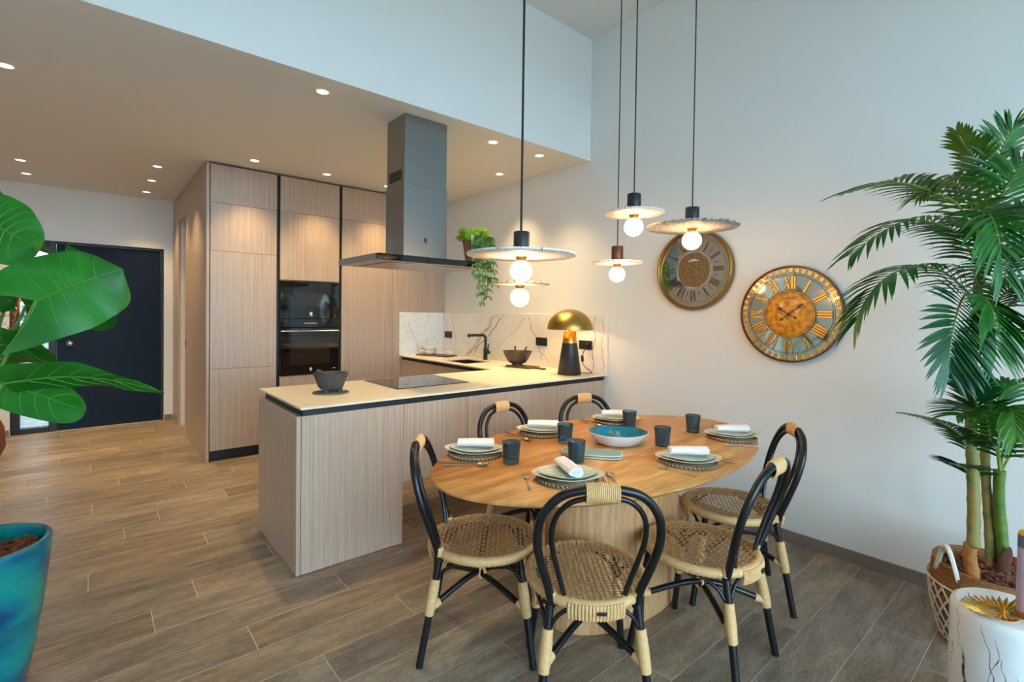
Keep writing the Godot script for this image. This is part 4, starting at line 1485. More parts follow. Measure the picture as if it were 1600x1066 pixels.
func build_clocks() -> void:
	# brass-framed clock with a mirrored face
	var o = thing("wall_clock", "round brass-framed wall clock with mirrored face and brown centre", "clock", Vector3(XE, 1.752, -1.90), -PI / 2)
	var m = MB.new()
	turned(m, [Vector2(0.0, 0.0), Vector2(0.28, 0.0), Vector2(0.292, 0.01), Vector2(0.294, 0.05), Vector2(0.29, 0.06), Vector2(0.284, 0.063), Vector2(0.277, 0.06), Vector2(0.274, 0.052), Vector2(0.27, 0.052), Vector2(0.267, 0.046), Vector2(0.266, 0.034)])
	put(m, "frame", M.clock_brass, o)
	m = MB.new()
	turned(m, [Vector2(0.268, 0.034), Vector2(0.268, 0.036), Vector2(0.0, 0.036)])
	put(m, "mirror_face", M.mirror, o)
	m = MB.new()
	var sq = PackedVector2Array()
	for i in 60:
		var a = TAU * i / 60.0
		sq.append(Vector2(cos(a), sin(a)) * 0.122 * (1.0 + 0.05 * pow(sin(2 * a), 2)))
	m.xf = Transform3D(Basis(Vector3.RIGHT, PI / 2), Vector3(0, 0, 0))
	m.prism(sq, 0.036, 0.038)
	var dial = put(m, "centre_dial", M.dial_brown, o)
	m = MB.new()
	for i in 60:
		var a = TAU * i / 60.0
		m.xf = Transform3D(Basis(Vector3.BACK, a), Vector3.ZERO)
		m.box(Vector3(-0.0025, 0.129, 0.0362), Vector3(0.0025, 0.134, 0.0372))
	m.xf = Transform3D.IDENTITY
	for i in 9:      # ornament above the middle of the dial
		var hgt = 0.006 + 0.012 * (1.0 - absf(i - 4) / 4.0)
		m.box(Vector3(-0.042 + i * 0.0095, 0.062, 0.038), Vector3(-0.036 + i * 0.0095, 0.062 + hgt, 0.0386))
	put(m, "minute_dots", M.print, dial)
	for i in 12:
		var a = TAU * i / 12.0
		m = MB.new()
		strokes(m, ROMAN[i], Vector2(sin(a), cos(a)) * 0.188, -a, 0.034, 0.078, 0.0058, 0.0362, 0.0372)
		put(m, "numeral", M.clock_black, o)
	m = MB.new()
	ring_flat(m, 0.2375, 0.2395, 0.036, 0.037)
	ring_flat(m, 0.2515, 0.2528, 0.036, 0.037)
	for i in 12:
		var a = TAU * (i + 0.5) / 12.0
		m.xf = Transform3D(Basis(Vector3.BACK, a), Vector3.ZERO)
		m.box(Vector3(-0.0008, 0.16, 0.0362), Vector3(0.0008, 0.215, 0.037))
		m.box(Vector3(-0.003, 0.172, 0.0362), Vector3(0.003, 0.18, 0.037))
	m.xf = Transform3D.IDENTITY
	put(m, "minute_track", M.clock_black, o)
	m = MB.new()
	hand(m, deg_to_rad(42.0), 0.085, 0.0395, 0.0018)
	hand(m, deg_to_rad(222.0), 0.06, 0.0412, 0.0018)
	put(m, "hand", M.dial_brown, o)
	# large bronze clock with gold teeth round a mirrored face
	o = thing("wall_clock", "large bronze-rimmed mirrored wall clock with gold numerals and amber dial", "clock", Vector3(XE, 1.438, -1.248), -PI / 2)
	m = MB.new()
	turned(m, [Vector2(0.0, 0.0), Vector2(0.296, 0.0), Vector2(0.302, 0.004), Vector2(0.304, 0.04), Vector2(0.301, 0.046), Vector2(0.294, 0.046), Vector2(0.291, 0.032)])
	put(m, "frame", M.clock_bronze, o)
	m = MB.new()
	turned(m, [Vector2(0.292, 0.030), Vector2(0.292, 0.032), Vector2(0.0, 0.032)])
	put(m, "mirror_face", M.mirror_gold, o)
	for i in 44:
		var a = TAU * i / 44.0
		m = MB.new()
		m.xf = Transform3D(Basis(Vector3.BACK, a), Vector3.ZERO)
		m.box(Vector3(-0.0105, 0.262, 0.0322), Vector3(0.0105, 0.289, 0.037), 0.001)
		put(m, "gold_tooth", M.gold, o)
	m = MB.new()
	ring_flat(m, 0.243, 0.246, 0.032, 0.0332)
	ring_flat(m, 0.253, 0.2548, 0.032, 0.0332)
	ring_flat(m, 0.148, 0.152, 0.032, 0.0332)
	for i in 60:
		var a = TAU * i / 60.0
		m.xf = Transform3D(Basis(Vector3.BACK, a), Vector3.ZERO)
		m.box(Vector3(-0.001, 0.246, 0.032), Vector3(0.001, 0.253, 0.0331))
	m.xf = Transform3D.IDENTITY
	put(m, "minute_track", M.clock_black, o)
	for i in 12:
		var a = TAU * i / 12.0
		m = MB.new()
		strokes(m, ROMAN[i], Vector2(sin(a), cos(a)) * 0.198, -a, 0.046, 0.08, 0.0098, 0.0324, 0.0352)
		var nu = put(m, "numeral", M.gold, o)
		m = MB.new()
		strokes(m, ROMAN[i], Vector2(sin(a), cos(a)) * 0.198, -a, 0.046, 0.08, 0.0098, 0.0321, 0.0335, 0.0022)
		put(m, "numeral_edge", M.clock_black, nu)
	m = MB.new()
	turned(m, [Vector2(0.147, 0.032), Vector2(0.147, 0.035), Vector2(0.143, 0.037), Vector2(0.0, 0.037)])
	dial = put(m, "centre_dial", M.dial_amber, o)
	m = MB.new()
	ring_flat(m, 0.135, 0.1365, 0.037, 0.0376)
	for i in 60:
		var a = TAU * i / 60.0
		m.xf = Transform3D(Basis(Vector3.BACK, a), Vector3.ZERO)
		m.box(Vector3(-0.0012, 0.1365, 0.037), Vector3(0.0012, 0.142, 0.0376))
	for i in 19:      # small print along the upper and lower edge of the dial
		var a = (i - 9) * 0.075
		m.xf = Transform3D(Basis(Vector3.BACK, a), Vector3.ZERO)
		m.box(Vector3(-0.0016, 0.098, 0.037), Vector3(0.0016, 0.098 + 0.004 + 0.005 * absf(sin(i * 2.1)), 0.0374))
		if i > 3 and i < 15:
			m.box(Vector3(-0.0014, -0.104, 0.037), Vector3(0.0014, -0.098 - 0.002 * absf(sin(i * 1.3)), 0.0374))
	m.xf = Transform3D.IDENTITY
	put(m, "printed_marks", M.clock_black, dial)
	m = MB.new()
	hand(m, deg_to_rad(-58.0), 0.088, 0.0385, 0.0068)
	put(m, "hand", M.clock_black, o)
	m = MB.new()
	hand(m, deg_to_rad(52.0), 0.112, 0.041, 0.0062)
	m.ball(Vector3(0, 0, 0.0425), Vector3(0.008, 0.008, 0.004), 14, 8)
	put(m, "hand", M.clock_black, o)

# ------------------------------------------------------------------ things on the table
func vesica(an: float) -> float:
	return 1.0 + 0.17 * pow(absf(cos(an)), 7.0) - 0.03 * absf(sin(2.0 * an))

func plate_mesh(r: float, depth: float, h: float) -> ArrayMesh:
	var m = MB.new()
	m.lathe([Vector2(0, 0), Vector2(r * 0.52, 0), Vector2(r * 0.6, 0.004), Vector2(r * 0.97, h), Vector2(r, h + 0.002), Vector2(r * 0.985, h + 0.004), Vector2(r * 0.92, h), Vector2(r * 0.58, 0.008), Vector2(0, 0.0065)], 64, 1.0, depth, vesica)
	return m.mesh()

func napkin_mesh() -> ArrayMesh:
	var m = MB.new()
	var rows = []
	for j in 15:
		var x = -0.084 + 0.168 * j / 14.0
		var row = []
		for i in 29:
			var a = TAU * i / 28.0
			var r = 1.0 + 0.07 * sin(a * 3.0 + 1.0 + x * 9.0) + 0.03 * sin(x * 60.0 + a)
			row.append(Vector3(x + 0.004 * sin(a * 2.0), 0.0185 + sin(a) * 0.0185 * r * (1.0 + 0.25 * x / 0.084 * 0.4), cos(a) * 0.030 * r))
		rows.append(row)
	m.grid(rows)
	for e in [0, 14]:       # the rolled layers at both ends
		var c = Vector3(-0.084 if e == 0 else 0.084, 0.0185, 0)
		var sg = -1.0 if e == 0 else 1.0
		var k = m.vert(c - Vector3(0.004 * sg, 0, 0), Vector3(sg, 0, 0))
		var ks = []
		for i in 28:
			ks.append(m.vert(rows[e][i], Vector3(sg, 0, 0)))
		for i in 28:
			m.tri(k, ks[i], ks[(i + 1) % 28])
		var sp = []
		for i in 22:
			var a = i * 0.62
			var rr = 1.0 - i / 24.0
			sp.append(c + Vector3(0.0004 * sg, sin(a) * 0.016 * rr, cos(a) * 0.027 * rr))
		m.tube(sp, 0.0016, 5)
	return m.mesh()

func fork_mesh() -> ArrayMesh:
	var m = MB.new()
	m.tube([Vector3(0, 0.006, 0.1), Vector3(0, 0.005, 0.09), Vector3(0, 0.004, 0.05), Vector3(0, 0.005, 0.0), Vector3(0, 0.009, -0.02), Vector3(0, 0.008, -0.032)], [0.004, 0.0058, 0.0046, 0.003, 0.003, 0.006], 10, false, true, 0.45)
	m.box(Vector3(-0.0105, 0.0045, -0.05), Vector3(0.0105, 0.0075, -0.03), 0.001)
	for i in 4:
		var x = -0.009 + i * 0.006
		m.tube([Vector3(x, 0.006, -0.048), Vector3(x, 0.0045, -0.07), Vector3(x, 0.008, -0.095)], [0.0019, 0.0018, 0.0008], 6)
	return m.mesh()

func spoon_mesh() -> ArrayMesh:
	var m = MB.new()
	m.tube([Vector3(0, 0.006, 0.1), Vector3(0, 0.005, 0.09), Vector3(0, 0.004, 0.05), Vector3(0, 0.006, 0.0), Vector3(0, 0.011, -0.03), Vector3(0, 0.009, -0.045)], [0.004, 0.0058, 0.0046, 0.003, 0.003, 0.004], 10, false, true, 0.45)
	var rows = []
	for j in 11:
		var u = j / 10.0
		var row = []
		for i in 9:
			var w = (i / 8.0) * 2.0 - 1.0
			var half = 0.0195 * pow(sin(PI * clampf(u * 0.93 + 0.05, 0.0, 1.0)), 0.6)
			row.append(Vector3(w * half, 0.0105 - 0.0075 * (1.0 - w * w) * sin(PI * u), -0.04 - 0.058 * u))
		rows.append(row)
	m.grid(rows)
	return m.mesh()

func knife_mesh() -> ArrayMesh:
	var m = MB.new()
	m.tube([Vector3(0, 0.0045, 0.11), Vector3(0, 0.0045, 0.1), Vector3(0, 0.0045, 0.05), Vector3(0, 0.0045, 0.0)], [0.004, 0.0062, 0.0056, 0.0042], 10, false, true, 0.5)
	m.prism(PackedVector2Array([Vector2(-0.004, 0.002), Vector2(0.005, 0.002), Vector2(0.0085, -0.03), Vector2(0.008, -0.085), Vector2(0.001, -0.108), Vector2(-0.004, -0.09)]), 0.0038, 0.0054, false)
	return m.mesh()

func build_place_settings() -> void:
	var mat = MB.new()
	mat.lathe([Vector2(0, 0), Vector2(0.118, 0), Vector2(0.122, 0.004), Vector2(0.118, 0.008), Vector2(0, 0.008)], 48)
	var mat_mesh = mat.mesh()
	var braid = MB.new()
	var braid_b = MB.new()
	for i in 84:
		var a = TAU * i / 84.0
		var b = TAU * (i + 1.5) / 84.0
		var q: MB = braid if i % 2 else braid_b
		q.tube([Vector3(cos(a) * 0.116, 0.003, sin(a) * 0.116), Vector3(cos((a + b) / 2) * 0.127, 0.0095, sin((a + b) / 2) * 0.127), Vector3(cos(b) * 0.120, 0.012, sin(b) * 0.120)], 0.0033, 6)
	var bm = braid.mesh()
	var bmb = braid_b.mesh()
	var big = plate_mesh(0.128, 0.88, 0.016)
	var small = plate_mesh(0.105, 0.90, 0.011)
	var nap = napkin_mesh()
	var fork = fork_mesh()
	var spoon = spoon_mesh()
	var knife = knife_mesh()
	var g = MB.new()
	g.lathe([Vector2(0, 0), Vector2(0.033, 0), Vector2(0.0362, 0.003)], 56)
	var relief = FastNoiseLite.new()
	relief.seed = 77
	relief.frequency = 1.0
	relief.noise_type = FastNoiseLite.TYPE_CELLULAR
	var wall = []
	for j in 25:
		var u = j / 24.0
		var row = []
		for i in 57:
			var a = TAU * (i % 56) / 56.0
			var k = relief.get_noise_3d(cos(a) * 4.2, u * 7.0, sin(a) * 4.2) * 0.0022 * sin(PI * clampf(u * 1.1, 0.0, 1.0))
			var r = lerpf(0.0362, 0.0425, u) + k
			row.append(Vector3(cos(a) * r, 0.003 + 0.093 * u, sin(a) * r))
		wall.append(row)
	wall.reverse()
	g.grid(wall)
	g.lathe([Vector2(0.0425, 0.096), Vector2(0.0415, 0.0975), Vector2(0.0398, 0.096), Vector2(0.0345, 0.016), Vector2(0, 0.013)], 56)
	var glass = g.mesh()
	var th = -0.7
	# x, z, towards the diner, where, plate turn, napkin turn, glass
	var list = [
		[1.475, -1.372, -0.18, 0.22, "at the setting whose napkin points to its chair", th, -2.0, 1.685, -1.517],
		[1.395, -1.895, -0.75, -0.66, "at the table end beside the peninsula end block", th - 0.1, th - 0.05, 1.44, -1.685],
		[1.935, -1.995, -0.08, -1.0, "on the kitchen side of the table, near the hob", th, th - 0.15, 1.891, -1.783],
		[2.505, -1.935, 0.15, -1.0, "on the kitchen side of the table, near the brass lamp", th, th - 0.1, 2.452, -1.79],
		[2.08, -1.192, 0.02, 1.0, "opposite the kitchen, beside the blue bowl", th - 0.1, th - 0.08, 2.246, -1.433],
		[2.69, -1.285, 0.6, 0.8, "at the table end under the clocks", th - 0.05, th - 0.05, 2.653, -1.495]]
	for s in list:
		var at = Vector3(s[0], 0.75, s[1])
		var w: String = s[4]
		var o = thing("woven_placemat", "small round braided trivet " + w, "placemat", at, 0.0, "braided trivets under the plates")
		put(mat_mesh, "core", M.mat, o)
		put(bm, "pale_braid", M.mat_pale, o)
		put(bmb, "brown_braid", M.mat_brown, o)
		single("dinner_plate", big, M.celadon_pale, "larger pale green pointed plate " + w, "plate", at + Vector3(0, 0.0125, 0), s[5], "larger plates of the settings")
		single("side_plate", small, M.celadon, "smaller celadon plate " + w, "plate", at + Vector3(0.004, 0.0215, -0.004), s[5] + 0.08, "smaller plates of the settings")
		single("napkin", nap, M.linen, "rolled white linen napkin " + w, "napkin", at + Vector3(0.006, 0.035, -0.004), s[6], "rolled napkins on the plates")
		single("drinking_glass", glass, M.smoke_glass, "textured smoky blue tumbler " + w, "glass", Vector3(s[7], 0.75, s[8]), 0.0, "tumblers of the settings")
		var turn = atan2(s[2], s[3])
		var bx = Basis(Vector3.UP, turn)
		single("fork", fork, M.cutlery, "steel fork " + w, "fork", at + bx * Vector3(-0.165, 0, 0.03), turn + 0.06, "forks of the settings")
		single("spoon", spoon, M.cutlery, "steel spoon " + w, "spoon", at + bx * Vector3(0.185, 0, 0.02), turn + 0.05, "spoons of the settings")
		single("knife", knife, M.cutlery, "steel knife " + w, "knife", at + bx * Vector3(0.15, 0, 0.045), turn - 0.03, "knives of the settings")
	# serving pieces in the middle
	var b = thing("serving_bowl", "shallow wavy bowl, glossy blue inside and white outside", "bowl", Vector3(2.095, 0.75, -1.60), -0.7)
	var wav = func(an): return 1.0 + 0.03 * cos(an * 2.0) + 0.02 * cos(an * 3.0 + 1.0)
	var m = MB.new()
	m.lathe([Vector2(0, 0), Vector2(0.085, 0), Vector2(0.11, 0.012), Vector2(0.143, 0.056), Vector2(0.146, 0.062), Vector2(0.143, 0.0635)], 64, 1.04, 0.92, wav)
	put(m, "shell", M.bowl_white, b)
	m = MB.new()
	m.lathe([Vector2(0.143, 0.0635), Vector2(0.138, 0.058), Vector2(0.108, 0.02), Vector2(0.085, 0.010), Vector2(0, 0.008)], 64, 1.04, 0.92, wav)
	put(m, "glazed_inside", M.blue_glaze, b)
	var poly = PackedVector2Array()
	for i in 48:
		var a = TAU * i / 48.0
		poly.append(Vector2(signf(cos(a)) * pow(absf(cos(a)), 0.55) * 0.145, signf(sin(a)) * pow(absf(sin(a)), 0.7) * 0.062))
	var dirs = atan2(-0.25, 0.17)
	for k in 2:
		var t = thing("oblong_dish", ["oblong aqua glazed dish, lower of the stacked two", "oblong aqua glazed dish, upper of the stacked two"][k], "dish", Vector3(1.815 + k * 0.004, 0.75 + k * 0.0095, -1.54), dirs + k * 0.04)
		m = MB.new()
		var inner = PackedVector2Array()
		var foot = PackedVector2Array()
		for p in poly:
			inner.append(p * Vector2(0.955, 0.91))
			foot.append(p * 0.8)
		m.prism(foot, 0.0, 0.004)
		m.prism(poly, 0.004, 0.009)
		put(m, "body", M.celadon, t)
		m = MB.new()
		m.prism(inner, 0.009, 0.0094)
		put(m, "glaze", M.aqua_glaze, t)

# ------------------------------------------------------------------ palm in its basket
func frond(o: Node3D, ctrl: Array, leaf: float, pairs: int, mat: Material, droop: float, start := 0.12, face := Vector3.ZERO) -> void:
	var pts = []
	for c in ctrl:
		pts.append(seen(c[0], c[1], c[2]) - o.position)
	var n = 40
	var path = curve(pts, n)
	var rs = []
	for i in n:
		rs.append(lerpf(0.0055, 0.0012, float(i) / (n - 1)))
	var m = MB.new()
	m.tube(path, rs, 6)
	var fr = put(m, "frond_rib", M.palm_rib, o)
	m = MB.new()
	for k in pairs:
		var u = start + (1.0 - start) * (k + 0.5) / pairs
		var f = u * (n - 1)
		var i = mini(int(f), n - 2)
		var p: Vector3 = path[i].lerp(path[i + 1], f - i)
		var tg: Vector3 = (path[mini(i + 2, n - 1)] - path[maxi(i - 1, 0)]).normalized()
		var up = Vector3.UP if face == Vector3.ZERO else face
		var side = tg.cross(up)
		if side.length() < 0.2:
			side = tg.cross(Vector3(-0.65, 0.2, 0.76))
		side = side.normalized()
		var nrm = side.cross(tg).normalized()
		var v = (u - start) / (1.0 - start)
		var l = leaf * (0.55 + 0.75 * sin(PI * (0.12 + 0.72 * v))) * (1.0 - 0.45 * v) * rng.randf_range(0.9, 1.08)
		var an = lerpf(1.12, 0.5, v) + rng.randf_range(-0.08, 0.08)
		for e in [-1.0, 1.0]:
			var d: Vector3 = (tg * cos(an) + side * e * sin(an) + nrm * 0.22).normalized()
			var rows = []
			var wd = [0.35, 1.0, 1.0, 0.72, 0.04]
			var lw = 0.0085 * (0.75 + 0.35 * sin(PI * v))
			for j in 5:
				var s = j / 4.0
				var c = p + d * l * s - Vector3.UP * l * droop * s * s
				var across = d.cross(nrm).normalized() * lw * wd[j]
				var fold: Vector3 = nrm * lw * 0.35 * wd[j]
				rows.append([c - across + fold, c, c + across + fold])
			m.grid(rows)
	put(m, "leaflets", mat, fr)

func trunk(o: Node3D, a: Vector3, b: Vector3, r0: float, r1: float, rings: int, mat: Material, called: String) -> void:
	var pts = []
	var rs = []
	var n = rings * 4
	for i in n + 1:
		var u = float(i) / n
		pts.append(a.lerp(b, u) + Vector3(0.008 * sin(u * 4.0), 0, 0.006 * sin(u * 5.0 + 1.0)))
		rs.append(lerpf(r0, r1, u) + (0.0022 if i % 4 == 0 else 0.0))
	var m = MB.new()
	m.tube(pts, rs, 16)
	put(m, called, mat, o)

func build_palm() -> void:
	var c = Vector3(2.985, 0, -0.262)
	# basket
	var o = thing("rope_basket", "brown woven basket with white rope netting and a looped handle", "basket", c)
	var prof = [Vector2(0, 0.002), Vector2(0.15, 0.002), Vector2(0.17, 0.012)]
	for i in 24:
		var u = i / 23.0
		var r = 0.172 + 0.05 * sin(u * 2.0) - 0.012 * u
		prof.append(Vector2(r + (0.0035 if i % 2 else 0.0), 0.02 + 0.33 * u))
	prof.append(Vector2(0.196, 0.352))
	prof.append(Vector2(0.19, 0.30))
	prof.append(Vector2(0.0, 0.29))
	var m = MB.new()
	m.lathe(prof, 56)
	put(m, "wicker_body", M.basket, o)
	m = MB.new()
	var nn = 26
	for e in [-1.0, 1.0]:
		for k in nn:
			var pts = []
			for i in 15:
				var u = i / 14.0
				var a = TAU * (k + e * u * 3.2) / nn
				var y = 0.022 + 0.245 * u
				var uu = 0.245 * u / 0.33
				var r = 0.172 + 0.05 * sin(uu * 2.0) - 0.012 * uu + 0.0075
				pts.append(Vector3(cos(a) * r, y, sin(a) * r))
			m.tube(pts, 0.0042, 6)
	for ry in [[0.022, 0.1795], [0.267, 0.2265]]:
		var pts = []
		for i in 48:
			var a = TAU * i / 48.0
			pts.append(Vector3(cos(a) * ry[1], ry[0], sin(a) * ry[1]))
		m.tube(pts, 0.004, 6, true)
	put(m, "rope_netting", M.rope, o)
	for s in [3.85, 3.85 - PI]:
		var arc = []
		for i in 13:
			var u = i / 12.0
			var a: float = s + (u - 0.5) * 0.5
			arc.append(Vector3(cos(a) * 0.212, 0.32 + 0.115 * sin(PI * u), sin(a) * 0.212))
		m = MB.new()
		m.tube(arc, 0.0085, 8)
		for i in 40:
			var u = i / 39.0
			var a: float = s + (u - 0.5) * 0.5
			var ring = []
			var p = Vector3(cos(a) * 0.212, 0.32 + 0.115 * sin(PI * u), sin(a) * 0.212)
			for k in 8:
				var q = TAU * k / 8.0
				ring.append(p + Vector3(cos(a) * cos(q), sin(q), sin(a) * cos(q)) * 0.010)
			m.tube(ring, 0.0024, 4, true)
		put(m, "handle", M.rope, o)
	# bark mulch
	m = MB.new()
	for i in 240:
		var a = rng.randf() * TAU
		var r = sqrt(rng.randf()) * 0.178
		m.xf = Transform3D(Basis(Vector3(rng.randf() - 0.5, 1, rng.randf() - 0.5).normalized(), rng.randf() * TAU), Vector3(cos(a) * r, 0.305 + 0.04 * (1.0 - r / 0.18) + rng.randf() * 0.012, sin(a) * r))
		m.box(Vector3(-0.024, -0.006, -0.008), Vector3(0.024, 0.006, 0.008), 0.002)
	m.xf = Transform3D(Basis.IDENTITY, Vector3(0, 0.291, 0))
	m.lathe([Vector2(0.184, 0.0), Vector2(0.17, 0.016), Vector2(0.08, 0.045), Vector2(0, 0.05)], 32)
	var mu = single("bark_mulch", m, M.mulch, "dark brown bark mulch filling the palm basket", "mulch", c)
	mu.set_meta("kind", "stuff")
	# palm
	var p = thing("palm", "tall artificial areca palm with ringed trunks in the rope basket", "plant", c)
	var base = Vector3(0, 0.31, 0)
	var t1a = seen(1517, 885, 2.10) - c
	var t2a = seen(1545, 880, 2.16) - c
	var t3a = seen(1566, 880, 2.12) - c
	t1a.y = 0.33
	t2a.y = 0.33
	t3a.y = 0.33
	trunk(p, t1a + Vector3(0, -0.02, 0), t1a + Vector3(0, 0.14, 0), 0.0245, 0.0225, 3, M.trunk_rust, "trunk_foot")
	trunk(p, t1a + Vector3(0, 0.14, 0), seen(1520, 540, 2.12) - c, 0.0222, 0.019, 9, M.trunk, "trunk")
	trunk(p, t2a + Vector3(0, -0.02, 0), seen(1541, 650, 2.16) - c, 0.0175, 0.016, 8, M.trunk, "trunk")
	trunk(p, seen(1520, 540, 2.12) - c, seen(1536, 400, 2.12) - c, 0.0175, 0.014, 3, M.trunk_green, "crown_shaft")
	trunk(p, seen(1541, 650, 2.16) - c, seen(1546, 500, 2.16) - c, 0.016, 0.011, 3, M.trunk_green, "crown_shaft")
	trunk(p, t3a + Vector3(0, -0.02, 0), seen(1563, 735, 2.12) - c, 0.021, 0.019, 2, M.trunk_green, "crown_shaft")
	m = MB.new()
	var rows = []
	for j in 7:
		var u = j / 6.0
		var row = []
		for i in 33:
			var a = TAU * i / 32.0
			var top = 0.075 + 0.085 * pow(absf(cos(a + 0.7)), 2.5)
			var r = 0.0235 + 0.011 * u * u * absf(cos(a + 0.7))
			row.append(t3a + Vector3(cos(a) * r, -0.02 + top * u, sin(a) * r))
		rows.append(row)
	rows.reverse()
	m.grid(rows)
	put(m, "sheath", M.sheath, p)
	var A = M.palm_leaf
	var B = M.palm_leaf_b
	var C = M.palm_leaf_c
	frond(p, [[1536, 410, 2.12], [1502, 327, 2.06], [1460, 301, 2.0], [1409, 286, 1.94], [1360, 292, 1.9], [1322, 302, 1.88]], 0.19, 28, C, 0.28)
	frond(p, [[1538, 440, 2.12], [1518, 398, 2.05], [1500, 368, 2.0], [1470, 351, 1.95], [1418, 345, 1.9], [1370, 368, 1.87], [1332, 398, 1.85]], 0.19, 30, A, 0.4)
	frond(p, [[1538, 480, 2.12], [1510, 455, 2.04], [1472, 424, 1.98], [1425, 417, 1.93], [1382, 436, 1.9], [1352, 470, 1.9], [1338, 503, 1.9]], 0.18, 30, A, 0.42)
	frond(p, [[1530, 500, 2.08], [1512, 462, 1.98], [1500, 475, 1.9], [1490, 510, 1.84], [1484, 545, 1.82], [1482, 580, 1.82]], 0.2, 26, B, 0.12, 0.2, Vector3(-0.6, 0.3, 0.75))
	frond(p, [[1545, 400, 2.12], [1538, 300, 2.1], [1525, 252, 2.08], [1508, 228, 2.06], [1494, 208, 2.06]], 0.13, 20, C, 0.2)
	frond(p, [[1545, 400, 2.12], [1548, 300, 2.08], [1562, 245, 2.04], [1580, 205, 2.0], [1594, 195, 1.98]], 0.18, 24, A, 0.25)
	frond(p, [[1545, 410, 2.12], [1556, 330, 2.04], [1580, 280, 1.96], [1612, 250, 1.9], [1650, 240, 1.86]], 0.21, 26, A, 0.35)
	frond(p, [[1545, 430, 2.1], [1562, 370, 2.0], [1590, 335, 1.92], [1630, 325, 1.86], [1680, 345, 1.82]], 0.21, 26, A, 0.4)
	frond(p, [[1546, 460, 2.1], [1562, 420, 2.0], [1588, 398, 1.92], [1625, 398, 1.86], [1670, 425, 1.82]], 0.21, 26, A, 0.4)
	frond(p, [[1546, 500, 2.14], [1560, 470, 2.06], [1585, 448, 2.0], [1620, 450, 1.94], [1660, 490, 1.9]], 0.2, 24, C, 0.45)
	frond(p, [[1546, 540, 2.14], [1552, 510, 2.1], [1575, 480, 2.06], [1605, 470, 2.02], [1640, 490, 2.0]], 0.17, 20, B, 0.45)
	frond(p, [[1540, 450, 2.12], [1528, 390, 2.0], [1530, 350, 1.9], [1545, 335, 1.8], [1560, 370, 1.74], [1566, 430, 1.72]], 0.19, 24, A, 0.35)
	frond(p, [[1540, 420, 2.12], [1520, 330, 2.08], [1496, 290, 2.06], [1470, 285, 2.05], [1440, 305, 2.04]], 0.17, 22, C, 0.4)
	frond(p, [[1536, 490, 2.1], [1530, 470, 2.0], [1538, 465, 1.92], [1552, 490, 1.86], [1556, 545, 1.84]], 0.22, 26, A, 0.3, 0.15, Vector3(-0.6, 0.4, 0.7))
	# lower fronds
	frond(p, [[1520, 740, 2.14], [1511, 700, 2.12], [1494, 675, 2.08], [1460, 657, 2.02], [1420, 648, 1.97]], 0.11, 22, A, 0.3, 0.2)
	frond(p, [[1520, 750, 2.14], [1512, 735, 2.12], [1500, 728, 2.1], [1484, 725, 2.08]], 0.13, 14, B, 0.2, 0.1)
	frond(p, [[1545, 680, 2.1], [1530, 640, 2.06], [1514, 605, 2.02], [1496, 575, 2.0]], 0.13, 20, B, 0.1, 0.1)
	frond(p, [[1548, 700, 2.1], [1540, 650, 2.04], [1520, 640, 1.98], [1495, 650, 1.94]], 0.17, 20, A, 0.2, 0.2)
	frond(p, [[1548, 700, 2.12], [1556, 640, 2.08], [1570, 610, 2.04], [1590, 600, 2.0]], 0.17, 20, A, 0.3, 0.2)
	frond(p, [[1563, 740, 2.12], [1570, 690, 2.06], [1585, 655, 2.0], [1608, 640, 1.95]], 0.16, 20, A, 0.4, 0.15)
	frond(p, [[1563, 740, 2.12], [1560, 690, 2.04], [1566, 650, 1.96], [1580, 640, 1.9], [1588, 680, 1.86]], 0.14, 22, C, 0.5, 0.2)
	frond(p, [[1563, 740, 2.12], [1583, 700, 2.1], [1598, 660, 2.08], [1618, 640, 2.04]], 0.14, 18, A, 0.4, 0.25)
	frond(p, [[1563, 745, 2.12], [1556, 700, 2.06], [1540, 690, 2.02], [1520, 690, 1.98]], 0.12, 16, B, 0.3, 0.2)

